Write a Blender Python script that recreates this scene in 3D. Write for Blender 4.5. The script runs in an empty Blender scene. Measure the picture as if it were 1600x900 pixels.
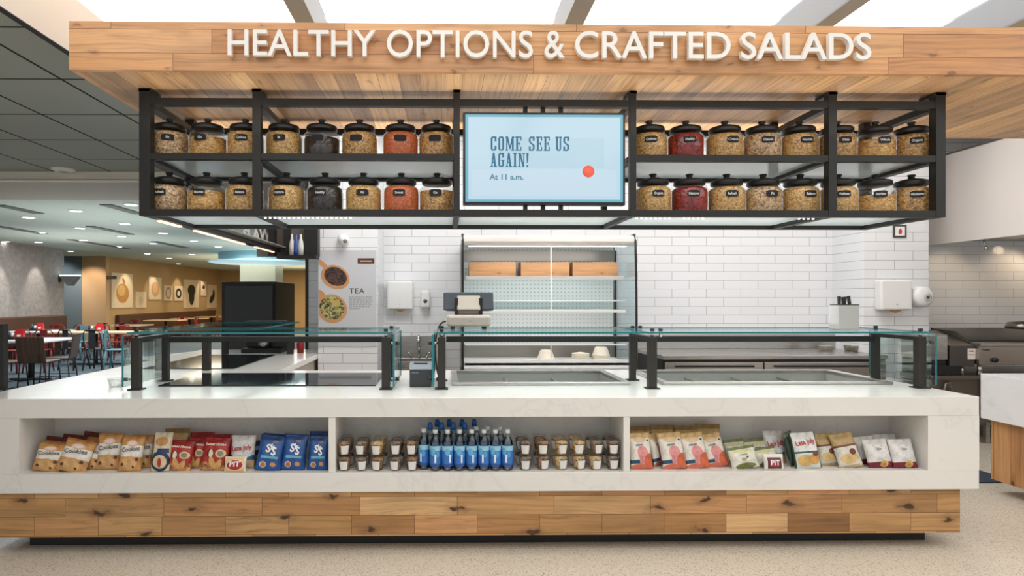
import bpy, bmesh, math, random
from mathutils import Vector, Matrix, noise, Euler
random.seed(7)
PI = math.pi
R = math.radians
COL = bpy.context.scene.collection

# ------------------------------------------------------------------ camera
TH = 0.0146
F = 950.0
PX, PY = 709.0, 467.0
CAMH = 1.49
cam_d = bpy.data.cameras.new('camera')
cam = bpy.data.objects.new('camera', cam_d)
COL.objects.link(cam)
cam.location = (0, 0, CAMH)
cam.rotation_euler = (PI/2, 0, -TH)
cam_d.sensor_width = 36
cam_d.sensor_fit = 'HORIZONTAL'
cam_d.lens = F/1600*36
cam_d.shift_x = (800-PX)/1600
cam_d.shift_y = (PY-450)/1600
cam_d.clip_start = 0.05
bpy.context.scene.camera = cam

def at(px, py, Y):
    """world point seen at photo pixel (px,py) when it stands at depth Y"""
    u, v = (px-PX)/F, (PY-py)/F
    dx, dy, dz = u*math.cos(TH)+math.sin(TH), math.cos(TH)-u*math.sin(TH), v
    k = Y/dy
    return Vector((dx*k, Y, CAMH+dz*k))
def X_(px, Y): return at(px, 467, Y).x
def onz(px, py, z):
    u, v = (px-PX)/F, (PY-py)/F
    dx, dy, dz = u*math.cos(TH)+math.sin(TH), math.cos(TH)-u*math.sin(TH), v
    k = (z-CAMH)/dz
    return Vector((dx*k, dy*k, z))

# ------------------------------------------------------------------ materials
def lin(c):
    return tuple(((x/255)/12.92 if x/255 <= .04045 else ((x/255+.055)/1.055)**2.4) for x in c[:3])+(1,)
MATS = {}
def mat(name, c=(200, 200, 200), rough=.5, metal=0, emit=None, estr=1, spec=.5, coat=0, alpha=1, sheen=0):
    if name in MATS: return MATS[name]
    m = bpy.data.materials.new(name); m.use_nodes = True
    b = m.node_tree.nodes['Principled BSDF']
    b.inputs['Base Color'].default_value = lin(c)
    b.inputs['Roughness'].default_value = rough
    b.inputs['Metallic'].default_value = metal
    b.inputs['Specular IOR Level'].default_value = spec
    b.inputs['Coat Weight'].default_value = coat
    if emit:
        b.inputs['Emission Color'].default_value = lin(emit)
        b.inputs['Emission Strength'].default_value = estr
    MATS[name] = m
    return m
class NT:
    """small node helper"""
    def __init__(s, m):
        s.m = m; s.t = m.node_tree; s.n = s.t.nodes; s.l = s.t.links
        s.b = s.n.get('Principled BSDF')
    def new(s, typ, **kw):
        n = s.n.new(typ)
        for k, v in kw.items(): setattr(n, k, v)
        return n
    def put(s, sock, v):
        if isinstance(v, bpy.types.NodeSocket): s.l.new(v, sock)
        elif v is not None:
            try: sock.default_value = v
            except Exception: sock.default_value = v
    def math(s, op, a, b=None, c=None, clamp=False):
        n = s.new('ShaderNodeMath', operation=op); n.use_clamp = clamp
        s.put(n.inputs[0], a)
        if b is not None: s.put(n.inputs[1], b)
        if c is not None: s.put(n.inputs[2], c)
        return n.outputs[0]
    def mix(s, f, a, b, mode='MIX'):
        n = s.new('ShaderNodeMix', data_type='RGBA', blend_type=mode)
        s.put(n.inputs[0], f); s.put(n.inputs[6], a); s.put(n.inputs[7], b)
        return n.outputs[2]
    def coord(s, kind='Object'):
        return s.new('ShaderNodeTexCoord').outputs[kind]
    def sep(s, v):
        n = s.new('ShaderNodeSeparateXYZ'); s.put(n.inputs[0], v); return n.outputs
    def comb(s, x=0, y=0, z=0):
        n = s.new('ShaderNodeCombineXYZ')
        s.put(n.inputs[0], x); s.put(n.inputs[1], y); s.put(n.inputs[2], z); return n.outputs[0]
    def noise(s, v, scale=5, detail=3, rough=.5, dist=0):
        n = s.new('ShaderNodeTexNoise'); s.put(n.inputs['Vector'], v)
        n.inputs['Scale'].default_value = scale; n.inputs['Detail'].default_value = detail
        n.inputs['Roughness'].default_value = rough; n.inputs['Distortion'].default_value = dist
        return n.outputs[0]
    def voro(s, v, scale=5, out='Distance', feat='F1', rnd=1, dim='3D'):
        n = s.new('ShaderNodeTexVoronoi', feature=feat); n.voronoi_dimensions = dim; s.put(n.inputs['Vector'], v)
        n.inputs['Scale'].default_value = scale
        n.inputs['Randomness'].default_value = rnd
        return n.outputs[out]
    def ramp(s, f, stops, interp='LINEAR'):
        n = s.new('ShaderNodeValToRGB'); n.color_ramp.interpolation = interp
        e = n.color_ramp.elements
        while len(e) > 1: e.remove(e[-1])
        e[0].position = stops[0][0]; e[0].color = stops[0][1]
        for p, c in stops[1:]:
            k = e.new(p); k.color = c
        s.put(n.inputs[0], f); return n.outputs[0]
    def bump(s, h, strength=.2, dist=.01):
        n = s.new('ShaderNodeBump'); n.inputs['Strength'].default_value = strength
        n.inputs['Distance'].default_value = dist
        s.put(n.inputs['Height'], h); s.l.new(n.outputs[0], s.b.inputs['Normal'])

def g(v): return (v, v, v, 1)
def wood(name, L, W, row, blen, tones, rough=.42, knots=1.0, off=0.0, mort=.0012, seed=0.0):
    """planks running along axis L, stacked along axis W"""
    m = mat(name, tones[0], rough)
    t = NT(m)
    o = t.sep(t.coord())
    ax = {'x': 0, 'y': 1, 'z': 2}
    l, w = o[ax[L]], o[ax[W]]
    l = t.math('ADD', l, 20.0+seed); w = t.math('ADD', w, 20*row+off)
    v = t.comb(l, w, 0)
    br = t.new('ShaderNodeTexBrick'); t.put(br.inputs['Vector'], v)
    br.offset = .43; br.offset_frequency = 2; br.squash = 1.55; br.squash_frequency = 3
    br.inputs['Color1'].default_value = g(0); br.inputs['Color2'].default_value = g(1); br.inputs['Mortar'].default_value = g(.5)
    br.inputs['Scale'].default_value = 1; br.inputs['Mortar Size'].default_value = mort
    br.inputs['Mortar Smooth'].default_value = 0; br.inputs['Brick Width'].default_value = blen; br.inputs['Row Height'].default_value = row
    rnd = t.sep(br.outputs['Color'])[0]
    n = len(tones)
    base = t.ramp(rnd, [(i/(n-1), lin(c)) for i, c in enumerate(tones)])
    sh = t.math('MULTIPLY', rnd, 37.0)
    wob = t.noise(t.comb(t.math('MULTIPLY', l, 1.5), t.math('MULTIPLY', w, 4), sh), 1.0, 2)
    gv = t.comb(t.math('MULTIPLY_ADD', l, 1.6, sh), t.math('MULTIPLY_ADD', wob, 5.0, t.math('MULTIPLY', w, 60.0)), sh)
    gr = t.noise(gv, 1.0, 4, .6)
    gm = t.ramp(gr, [(.25, g(.6)), (.5, g(.95)), (.72, g(1.1))])
    c = t.mix(1.0, base, gm, 'MULTIPLY')
    blotch = t.noise(t.comb(t.math('MULTIPLY', l, 2.0), t.math('MULTIPLY', w, 7.0), sh), 1.0, 3)
    c = t.mix(1.0, c, t.ramp(blotch, [(.25, g(.7)), (.5, g(.98)), (.75, g(1.1))]), 'MULTIPLY')
    if knots:
        nv = t.new('ShaderNodeVectorMath', operation='ADD')
        nn = t.new('ShaderNodeTexNoise'); t.put(nn.inputs['Vector'], t.comb(t.math('MULTIPLY', l, 14), t.math('MULTIPLY', w, 22), 0)); nn.inputs['Scale'].default_value = 1
        sc = t.new('ShaderNodeVectorMath', operation='SCALE'); t.l.new(nn.outputs['Color'], sc.inputs[0]); sc.inputs['Scale'].default_value = .3
        t.put(nv.inputs[0], t.comb(t.math('MULTIPLY', l, 2.1), t.math('MULTIPLY', w, 4.6), 0)); t.l.new(sc.outputs[0], nv.inputs[1])
        d = t.voro(nv.outputs[0], 1.0, dim='2D')
        ks = 1.0 if knots >= .9 else .55
        k1 = t.ramp(d, [(0, g(1)), (.05*ks, g(.9)), (.085*ks, g(.3)), (.2*ks, g(0))])
        c = t.mix(t.math('MULTIPLY', t.sep(k1)[0], knots), c, lin((62, 34, 20)))
    stain = t.noise(t.comb(t.math('MULTIPLY', l, 3.2), t.math('MULTIPLY', w, 16.0), sh), 1.0, 4, .65)
    c = t.mix(t.math('MULTIPLY', t.sep(t.ramp(stain, [(.60, g(0)), (.74, g(1))]))[0], .55 if knots >= .9 else .3), c, lin((104, 68, 40)))
    c = t.mix(br.outputs['Fac'], c, lin((96, 58, 34)))
    t.l.new(c, t.b.inputs['Base Color'])
    t.bump(gr, .08, .003)
    return m

def tile(name, L, W, c=(238, 239, 241), grout=(140, 137, 136), bw=.406, rh=.1016, rough=.12, off=(0, 0), mort=.0022, stagger=.5, var=.02):
    m = mat(name, c, rough, coat=.3 if rough < .5 else 0, spec=.5 if rough < .5 else .15)
    t = NT(m); o = t.sep(t.coord()); ax = {'x': 0, 'y': 1, 'z': 2}
    v = t.comb(t.math('ADD', o[ax[L]], 20*bw+off[0]), t.math('ADD', o[ax[W]], 20*rh+off[1]), 0)
    br = t.new('ShaderNodeTexBrick'); t.put(br.inputs['Vector'], v); br.offset = stagger
    a = lin(c); b = tuple(max(0, x-var) for x in a[:3])+(1,)
    br.inputs['Color1'].default_value = a; br.inputs['Color2'].default_value = b; br.inputs['Mortar'].default_value = lin(grout)
    br.inputs['Scale'].default_value = 1; br.inputs['Mortar Size'].default_value = mort; br.inputs['Mortar Smooth'].default_value = .2
    br.inputs['Brick Width'].default_value = bw; br.inputs['Row Height'].default_value = rh
    t.l.new(br.outputs['Color'], t.b.inputs['Base Color'])
    t.l.new(t.math('MULTIPLY_ADD', br.outputs['Fac'], .5, rough), t.b.inputs['Roughness'])
    t.bump(t.math('SUBTRACT', 1.0, br.outputs['Fac']), .25, .002)
    return m

def stone(name, c=(238, 236, 232)):
    m = mat(name, c, .22, coat=.1); t = NT(m); v = t.coord()
    n1 = t.noise(v, 1.1, 5, .6, 1.2)
    vein = t.math('ABSOLUTE', t.math('SUBTRACT', n1, .5))
    vm = t.ramp(vein, [(0, g(.925)), (.010, g(.975)), (.03, g(1))])
    cl = t.noise(v, 2.2, 3)
    cm = t.ramp(cl, [(.3, g(.965)), (.7, g(1))])
    c2 = t.mix(1.0, t.mix(1.0, lin(c), vm, 'MULTIPLY'), cm, 'MULTIPLY')
    t.l.new(c2, t.b.inputs['Base Color']); return m

def speck(name, c, c2, c3, scale=90, rough=.3):
    m = mat(name, c, rough); t = NT(m); v = t.coord()
    col = t.voro(v, scale, 'Color'); r = t.sep(col)[0]
    a = t.ramp(r, [(0, lin(c3)), (.12, lin(c3)), (.14, lin(c)), (.6, lin(c)), (.8, lin(c2)), (1, lin(c))])
    b = t.noise(v, 1.3, 3)
    a = t.mix(1.0, a, t.ramp(b, [(.3, g(.93)), (.7, g(1.0))]), 'MULTIPLY')
    t.l.new(a, t.b.inputs['Base Color']); return m

def grain(name, c, c2, c3, scale=80, rough=.6, stretch=(1, 1, 1)):
    m = mat(name, c, rough); t = NT(m)
    oi = t.new('ShaderNodeObjectInfo')
    va = t.new('ShaderNodeVectorMath', operation='MULTIPLY_ADD')
    t.put(va.inputs[0], t.coord()); va.inputs[1].default_value = stretch
    t.l.new(t.math('MULTIPLY', oi.outputs['Random'], 9.0), va.inputs[2])
    col = t.voro(va.outputs[0], scale, 'Color'); r = t.sep(col)[0]
    d = t.voro(va.outputs[0], scale, 'Distance')
    a = t.ramp(r, [(0, lin(c3)), (.2, lin(c2)), (.55, lin(c)), (1, lin(tuple(min(255, int(x*1.15)) for x in c)))])
    a = t.mix(1.0, a, t.ramp(d, [(.3, g(1.12)), (.8, g(.72))]), 'MULTIPLY')
    t.l.new(a, t.b.inputs['Base Color']); t.bump(d, .4, .004); return m

def glass(name, tint=(235, 245, 245), refl=.08, fr=.35):
    """thin clear sheet: see-through plus a mirror layer"""
    m = bpy.data.materials.new(name); m.use_nodes = True; t = NT(m); t.n.clear()
    o = t.new('ShaderNodeOutputMaterial'); tr = t.new('ShaderNodeBsdfTransparent'); tr.inputs[0].default_value = lin(tint)
    gl = t.new('ShaderNodeBsdfGlossy'); gl.inputs['Roughness'].default_value = .03; gl.inputs[0].default_value = g(.95)
    lw = t.new('ShaderNodeLayerWeight'); lw.inputs[0].default_value = .35
    f = t.math('MULTIPLY_ADD', lw.outputs['Fresnel'], fr, refl, True)
    mx = t.new('ShaderNodeMixShader'); t.l.new(f, mx.inputs[0]); t.l.new(tr.outputs[0], mx.inputs[1]); t.l.new(gl.outputs[0], mx.inputs[2])
    t.l.new(mx.outputs[0], o.inputs[0]); MATS[name] = m; return m

def steel(name, c=(190, 188, 184), rough=.28, L='x'):
    m = mat(name, c, rough, 1.0); t = NT(m); o = t.sep(t.coord()); ax = 'xyz'.index(L)
    vals = [t.math('MULTIPLY', o[i], 2.0 if i == ax else 160.0) for i in range(3)]
    n = t.noise(t.comb(*vals), 1, 2)
    t.l.new(t.math('MULTIPLY_ADD', n, .18, rough-.08), t.b.inputs['Roughness']); return m

def design(name, base, shapes, rough=.4, emit=None, kind='Generated', uv=(0, 2), wr=.0, spec=.5, fine=0):
    """printed surface: flat shapes on a base colour, in the object's own 0..1 box"""
    m = mat(name, base, rough, spec=spec); t = NT(m); o = t.sep(t.coord(kind)); u, v = o[uv[0]], o[uv[1]]
    if fine:
        nz = t.noise(t.coord(kind), fine, 2); u = t.math('MULTIPLY_ADD', t.math('SUBTRACT', nz, .5), .05, u)
    c = None; cur = lin(base)
    for s in shapes:
        k, cx, cy, rx, ry, colr = s[:6]
        du = t.math('SUBTRACT', u, cx); dv = t.math('SUBTRACT', v, cy)
        if len(s) > 6 and s[6]:
            a = R(s[6]); d1 = t.math('ADD', t.math('MULTIPLY', du, math.cos(a)), t.math('MULTIPLY', dv, math.sin(a)))
            dv = t.math('SUBTRACT', t.math('MULTIPLY', dv, math.cos(a)), t.math('MULTIPLY', du, math.sin(a))); du = d1
        if k == 'e':
            d = t.math('ADD', t.math('POWER', t.math('ABSOLUTE', t.math('DIVIDE', du, rx)), 2), t.math('POWER', t.math('ABSOLUTE', t.math('DIVIDE', dv, ry)), 2))
        else:
            d = t.math('MAXIMUM', t.math('DIVIDE', t.math('ABSOLUTE', du), rx), t.math('DIVIDE', t.math('ABSOLUTE', dv), ry))
        msk = t.math('LESS_THAN', d, 1.0)
        if colr == 'granular' or (isinstance(colr, tuple) and len(colr) == 2):
            c1, c2 = colr
            vo = t.sep(t.voro(t.coord('Object'), 260 if fine == 0 else 60, 'Color'))[0]
            cc = t.mix(vo, lin(c1), lin(c2))
        else: cc = lin(colr)
        cur = t.mix(msk, cur, cc)
    if fine:
        n3 = t.noise(t.coord('Object'), 22, 4, .6); cur = t.mix(1.0, cur, t.ramp(n3, [(.28, g(.62)), (.5, g(.96)), (.72, g(1.08))]), 'MULTIPLY')
        t.bump(t.noise(t.coord('Object'), 30, 3, .5, .6), .55, .012)
    t.put(t.b.inputs['Base Color'], cur)
    if emit:
        t.put(t.b.inputs['Emission Color'], cur); t.b.inputs['Emission Strength'].default_value = emit
        t.b.inputs['Base Color'].default_value = g(0)
        for l in list(t.b.inputs['Base Color'].links): t.l.remove(l)
    return m

# ------------------------------------------------------------------ mesh builder
class MB:
    def __init__(s): s.bm = bmesh.new(); s.mi = 0
    def _f(s, vs, mi=None, sm=False):
        try:
            f = s.bm.faces.new(vs); f.material_index = s.mi if mi is None else mi; f.smooth = sm; return f
        except ValueError: return None
    def box(s, x0, x1, y0, y1, z0, z1, mi=None, M=None):
        c = [(x0, y0, z0), (x1, y0, z0), (x1, y1, z0), (x0, y1, z0), (x0, y0, z1), (x1, y0, z1), (x1, y1, z1), (x0, y1, z1)]
        vs = [s.bm.verts.new((M @ Vector(p)) if M else p) for p in c]
        for q in ((3, 2, 1, 0), (4, 5, 6, 7), (0, 1, 5, 4), (1, 2, 6, 5), (2, 3, 7, 6), (3, 0, 4, 7)): s._f([vs[i] for i in q], mi)
        return s
    def bar(s, p0, p1, w, h=None, mi=None, up=(0, 0, 1)):
        """rectangular bar between two points"""
        h = w if h is None else h
        p0, p1 = Vector(p0), Vector(p1); d = (p1-p0).normalized(); u = Vector(up)
        if abs(d.dot(u)) > .99: u = Vector((0, 1, 0))
        r = d.cross(u).normalized(); u = r.cross(d)
        vs = []
        for p in (p0, p1):
            for a, b in ((-1, -1), (1, -1), (1, 1), (-1, 1)): vs.append(s.bm.verts.new(p+r*a*w/2+u*b*h/2))
        for q in ((3, 2, 1, 0), (4, 5, 6, 7), (0, 1, 5, 4), (1, 2, 6, 5), (2, 3, 7, 6), (3, 0, 4, 7)): s._f([vs[i] for i in q], mi)
        return s
    def tube(s, pts, r, n=10, mi=None, cap=True, rs=None):
        pts = [Vector(p) for p in pts]; rings = []
        for i, p in enumerate(pts):
            d = (pts[min(i+1, len(pts)-1)]-pts[max(i-1, 0)]).normalized()
            u = Vector((0, 0, 1)) if abs(d.z) < .9 else Vector((0, 1, 0))
            a = d.cross(u).normalized(); b = a.cross(d); rr = rs[i] if rs else r
            rings.append([s.bm.verts.new(p+(a*math.cos(2*PI*k/n)+b*math.sin(2*PI*k/n))*rr) for k in range(n)])
        for i in range(len(rings)-1):
            for k in range(n): s._f([rings[i][k], rings[i][(k+1) % n], rings[i+1][(k+1) % n], rings[i+1][k]], mi, True)
        if cap: s._f(rings[0][::-1], mi); s._f(rings[-1], mi)
        return s
    def lathe(s, prof, n=32, c=(0, 0, 0), mi=None, a0=0, a1=2*PI, axis='z', sm=True):
        full = abs(a1-a0-2*PI) < 1e-6; m = n if full else n+1; rings = []
        for r, z in prof:
            ring = []
            for k in range(m):
                a = a0+(a1-a0)*k/n
                p = (r*math.cos(a), r*math.sin(a), z)
                if axis == 'y': p = (p[0], p[2], p[1])
                if axis == 'x': p = (p[2], p[0], p[1])
                ring.append(s.bm.verts.new((c[0]+p[0], c[1]+p[1], c[2]+p[2])))
            rings.append(ring)
        for i in range(len(rings)-1):
            for k in range(n):
                k2 = (k+1) % m
                s._f([rings[i][k], rings[i][k2], rings[i+1][k2], rings[i+1][k]], mi, sm)
        return s
    def prism(s, poly, axis, a, b, mi=None):
        """extrude a 2D polygon along an axis from a to b"""
        def P(q, t):
            if axis == 'x': return (t, q[0], q[1])
            if axis == 'y': return (q[0], t, q[1])
            return (q[0], q[1], t)
        A = [s.bm.verts.new(P(q, a)) for q in poly]; B = [s.bm.verts.new(P(q, b)) for q in poly]; n = len(poly)
        s._f(A[::-1], mi); s._f(B, mi)
        for i in range(n): s._f([A[i], A[(i+1) % n], B[(i+1) % n], B[i]], mi)
        return s
    def build(s, name, mats, parent=None, bevel=0, seg=2, smooth=False, fix=True, merge=False):
        if merge: bmesh.ops.remove_doubles(s.bm, verts=s.bm.verts, dist=1e-5)
        if fix: bmesh.ops.recalc_face_normals(s.bm, faces=s.bm.faces)
        me = bpy.data.meshes.new(name); s.bm.to_mesh(me); s.bm.free()
        for m in (mats if isinstance(mats, (list, tuple)) else [mats]): me.materials.append(m)
        if smooth:
            for p in me.polygons: p.use_smooth = True
        o = bpy.data.objects.new(name, me); COL.objects.link(o)
        if parent: o.parent = parent
        if bevel:
            md = o.modifiers.new('bevel', 'BEVEL'); md.width = bevel; md.segments = seg; md.limit_method = 'ANGLE'; md.angle_limit = R(40)
        return o
def tag(o, label=None, cat=None, group=None, kind=None):
    if label: o['label'] = label
    if cat: o['category'] = cat
    if group: o['group'] = group
    if kind: o['kind'] = kind
    return o
def empty(name, loc=(0, 0, 0), rz=0, label=None, cat=None, group=None):
    o = bpy.data.objects.new(name, None); COL.objects.link(o); o.location = loc; o.rotation_euler = (0, 0, rz)
    o.empty_display_size = .05
    return tag(o, label, cat, group)
def struct(o): return tag(o, kind='structure')
KIDS = {}
def dup(root, loc=None, rot=None, scale=None, label=None, group=None):
    def cp(o, par):
        c = o.copy(); COL.objects.link(c)
        if par: c.parent = par
        for ch in list(o.children): cp(ch, c)
        return c
    r = cp(root, None)
    if loc is not None: r.location = loc
    if rot is not None: r.rotation_euler = rot
    if scale is not None: r.scale = scale
    if label: r['label'] = label
    if group: r['group'] = group
    return r
def text_data(txt, size=1, extrude=0, bold=0, sx=1, spacing=1, res=3, align='LEFT'):
    cu = bpy.data.curves.new('t', 'FONT'); cu.body = txt; cu.size = size; cu.extrude = extrude; cu.offset = bold
    cu.space_character = spacing; cu.resolution_u = res; cu.align_x = align
    o = bpy.data.objects.new('t', cu); COL.objects.link(o)
    dg = bpy.context.evaluated_depsgraph_get(); oe = o.evaluated_get(dg); me = oe.to_mesh()
    vs = [(v.co.x*sx, v.co.y, v.co.z) for v in me.vertices]; fs = [tuple(p.vertices) for p in me.polygons]
    oe.to_mesh_clear(); bpy.data.objects.remove(o); bpy.data.curves.remove(cu)
    return vs, fs
def text_mesh(name, txt, size, m, parent=None, fn=None, extrude=0, bold=0, sx=1, align='CENTER', spacing=1, res=3):
    """fn maps (x, y, depth) of the flat lettering to a point"""
    vs, fs = text_data(txt, size, extrude, bold, sx, spacing, res, align)
    me = bpy.data.meshes.new(name); me.from_pydata([fn(*v) if fn else v for v in vs], [], fs); me.materials.append(m)
    o = bpy.data.objects.new(name, me); COL.objects.link(o)
    if parent: o.parent = parent
    return o

# ------------------------------------------------------------------ shared materials
BLACK = mat('black_metal', (37, 36, 34), .45, .0, spec=.4)
DGREY = mat('dark_post_metal', (52, 48, 44), .4, .3)
WHITE = mat('white_plastic', (238, 238, 236), .35)
CHROME = mat('chrome', (200, 200, 200), .12, 1)
STEEL = steel('brushed_steel')
STEELD = steel('dull_steel', (150, 145, 138), .35)
STONE = stone('white_quartz', (233, 229, 223))
PLINTH = mat('dark_plinth', (36, 36, 34), .6)
FASCIA = wood('fascia_planks', 'x', 'z', .128, 1.25, [(212, 156, 106), (224, 168, 118), (198, 140, 92), (228, 176, 128), (208, 154, 100)], knots=.55, off=-2.975+20*0-.0+.04)
SOFFIT = wood('soffit_planks', 'y', 'x', .118, 3.0, [(200, 156, 112), (230, 182, 128), (178, 140, 106), (240, 190, 134), (208, 162, 118), (244, 198, 144)], knots=.5, off=.02, seed=1.3)
SIDEP = wood('fascia_side_planks', 'y', 'z', .128, 1.25, [(214, 160, 110), (222, 170, 122), (200, 146, 98)], knots=.5, off=-2.935)
BASEW = wood('base_planks', 'x', 'z', .110, .37, [(150, 106, 64), (206, 158, 104), (184, 138, 86), (228, 182, 128), (168, 122, 74), (214, 158, 106), (196, 150, 96)], knots=1.0, off=-.104)
BASEWY = wood('base_planks_side', 'y', 'z', .108, .52, [(196, 146, 92), (206, 158, 106), (186, 136, 84)], knots=1.0, off=-.11)
TILE = tile('white_subway_tile', 'x', 'z', off=(.18, .02))
TILES = tile('white_subway_tile_side', 'y', 'z', off=(0, .02))
PAINT = mat('white_paint', (232, 230, 226), .6)
FLOOR = speck('terrazzo', (220, 211, 196), (206, 194, 174), (182, 163, 136), 190, .25)
CARPET = speck('blue_grey_carpet', (92, 106, 116), (78, 90, 100), (120, 132, 140), 60, .9)
SHELFG = mat('frosted_shelf_panel', (238, 246, 247), .22, .12)
GLASS = glass('clear_glass', (240, 248, 248), .04)
GUARD = glass('guard_glass', (240, 248, 247), .03, .35)
GEDGE = mat('glass_edge_teal', (20, 112, 120), .15, emit=None, spec=.7)
JARG = glass('jar_glass', (250, 251, 250), .03, .3)

# ================================================================== SETTING
WY = 7.09      # back wall plane
# floor
struct(MB().box(-14, 10, -3, 9.0, -.1, 0).build('floor', FLOOR))
struct(MB().box(-14, 10, 9.0, 31, -.1, 0.0).build('floor_carpet', CARPET))
# luminous light well over the front
for i, (a, b, nm) in enumerate([(-2.28, -.86, 'first from the left'), (-.78, .72, 'second from the left'), (.80, 2.21, 'third from the left'), (2.29, 3.36, 'fourth from the left'), (3.44, 7.0, 'rightmost')]):
    o = MB().box(a, b, -1.5, 4.6, 3.34, 3.37).build('light_panel', mat('luminous_panel', (255, 255, 255), .5, emit=(255, 254, 252), estr=1.5))
    tag(o, 'glowing white ceiling panel above the wooden canopy, %s between the grey beams' % nm, 'light panel', 'luminous ceiling panels')
for i, (x, nm) in enumerate([(-.82, 'first from the left'), (.76, 'second from the left'), (2.25, 'third from the left'), (3.40, 'rightmost')]):
    r = empty('ceiling_beam', (x, 0, 3.12), label='grey metal ceiling beam across the light panels, %s above the canopy' % nm, cat='beam', group='grey ceiling beams')
    MB().box(-.035, .035, -1.5, 4.6, 0, .21).build('web', mat('beam_grey', (150, 160, 172), .5), r)
    MB().box(-.055, .055, -1.5, 4.6, -.012, 0).build('flange', mat('beam_grey2', (134, 144, 156), .45), r)
struct(MB().box(-2.299, -2.275, -1.5, 4.6, 2.99, 3.6).build('trim_1', mat('beige_fascia', (214, 202, 190), .6)))
struct(MB().box(-2.30, 9, 4.6, 4.64, 3.34, 3.62).build('trim_2', PAINT))
struct(MB().box(-1.62, 9, 4.64, 7.3, 3.6, 3.65).build('ceiling_kitchen', PAINT))
# dark tiled ceiling on the left
CT = tile('dark_ceiling_tile', 'x', 'y', (164, 168, 162), (50, 49, 46), .66, .80, .8, (2.62, -.99), .011, 0.0, .012)
struct(MB().box(-14, -2.30, -1.5, 7.23, 2.99, 3.05).build('ceiling_left', CT))
struct(MB().box(-2.315, -2.275, -1.5, 7.18, 2.984, 2.9899).build('trim_3', mat('black_edge', (28, 27, 25), .6)))
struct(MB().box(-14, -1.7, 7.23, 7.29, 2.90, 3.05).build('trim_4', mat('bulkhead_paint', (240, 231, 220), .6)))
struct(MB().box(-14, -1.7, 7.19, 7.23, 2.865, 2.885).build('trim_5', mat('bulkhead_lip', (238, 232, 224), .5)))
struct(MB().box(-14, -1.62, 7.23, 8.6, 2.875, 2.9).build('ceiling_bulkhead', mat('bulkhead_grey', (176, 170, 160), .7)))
CF = tile('grey_green_ceiling', 'x', 'y', (196, 206, 196), (170, 180, 172), .66, 1.6, .8, (0, 0), .006, 0.0, .01)
struct(MB().box(-14, -1.62, 8.6, 31, 2.90, 2.95).build('ceiling_dining', CF))
# walls
struct(MB().box(-1.585, 9, WY, WY+.2, 0, 3.7).build('wall_back', TILE))
struct(MB().box(-1.62, -1.585, WY-.01, 12, 0, 3.7).build('wall_kitchen_side', mat('dark_wall_end', (60, 54, 48), .6)))
struct(MB().box(5.66, 9, WY-.02, WY, 3.12, 3.16).build('trim_6', WHITE))
XL0, XL1 = X_(497, 6.42), X_(590, 6.42)
struct(MB().box(XL0, XL1, 6.42, WY, 0, 3.6).build('wall_pillar_left', [tile('white_subway_tile_pillar', 'x', 'z', off=(.06, .0))]))
XR0, XR1 = X_(1350, 6.55), X_(1451, 6.55)
struct(MB().box(XR0, XR1, 6.55, WY, 0, 3.6).build('wall_pillar_right', TILE))
struct(MB().box(9, 9.1, -3, 7.3, 0, 3.7).build('wall_right', PAINT))
OCHRE = mat('ochre_wall_paint', (188, 156, 112), .7)
struct(MB().box(-11.4, -11.2, 20.4, 30.6, 0, 2.9).build('wall_ochre', OCHRE))
struct(MB().box(-11.4, 3, 30.4, 30.6, 0, 2.9).build('wall_dining_end', OCHRE))
struct(MB().box(-1.62, -1.5, 12, 30.6, 0, 2.9).build('wall_dining_right', OCHRE))
m = mat('rough_grey_wall', (168, 160, 154), .85); t = NT(m)
nz = t.noise(t.coord(), 9, 5, .7); t.l.new(t.mix(1.0, lin((176, 166, 160)), t.ramp(nz, [(.3, g(.72)), (.7, g(1.05))]), 'MULTIPLY'), t.b.inputs['Base Color']); t.bump(nz, .6, .05)
struct(MB().box(-11.0, -10.8, 8.0, 17.4, 0, 2.9).build('wall_left', m))
struct(MB().box(-14, -11.95, 20.2, 20.4, 0, 2.9).build('wall_column_blue', mat('blue_grey_paint', (112, 124, 130), .7)))
struct(MB().box(-11.95, -11.17, 20.2, 20.4, 0, 2.9).build('wall_column_beige', mat('beige_orange_paint', (206, 168, 128), .7)))
struct(MB().box(-14, -11.0, 17.2, 17.4, 0, 2.9).build('wall_left_return', mat('blue_grey_paint', (112, 124, 130), .7)))
struct(MB().box(X_(375, 21), X_(430, 21), 21, 22, 0, 2.9).build('wall_column_grey', mat('blue_grey_paint2', (120, 132, 132), .7)))
struct(MB().box(-14.1, -14, -3, 31, 0, 3.1).build('wall_far_left', PAINT))

# ================================================================== CANOPY
CF_Y, CB_Y, CZ0, CZ1 = 3.28, 4.59, 2.716, 2.975
CX0 = X_(108, CF_Y); CX1 = 5.2
can = empty('wooden_canopy', ((CX0+CX1)/2, CF_Y, CZ0), label='long wooden plank canopy with white sign lettering above the salad counter', cat='canopy')
def ch(o): # keep world position when parented to a moved empty
    o.location = -o.parent.location; return o
ch(MB().box(CX0, CX1, CF_Y, CF_Y+.035, CZ0, CZ1).build('fascia', FASCIA, can))
ch(MB().box(CX0, CX1, CB_Y-.035, CB_Y, CZ0, CZ1).build('rear_fascia', FASCIA, can))
ch(MB().box(CX0, CX0+.035, CF_Y+.035, CB_Y-.035, CZ0, CZ1).build('side_fascia', SIDEP, can))
ch(MB().box(CX0+.035, CX1, CF_Y+.035, CB_Y-.035, CZ0+.001, CZ0+.03).build('soffit', SOFFIT, can))
ch(MB().box(CX0+.035, CX1, CF_Y+.035, CB_Y-.035, CZ1-.03, CZ1-.005).build('top_board', mat('plywood', (190, 160, 120), .7), can))
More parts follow.
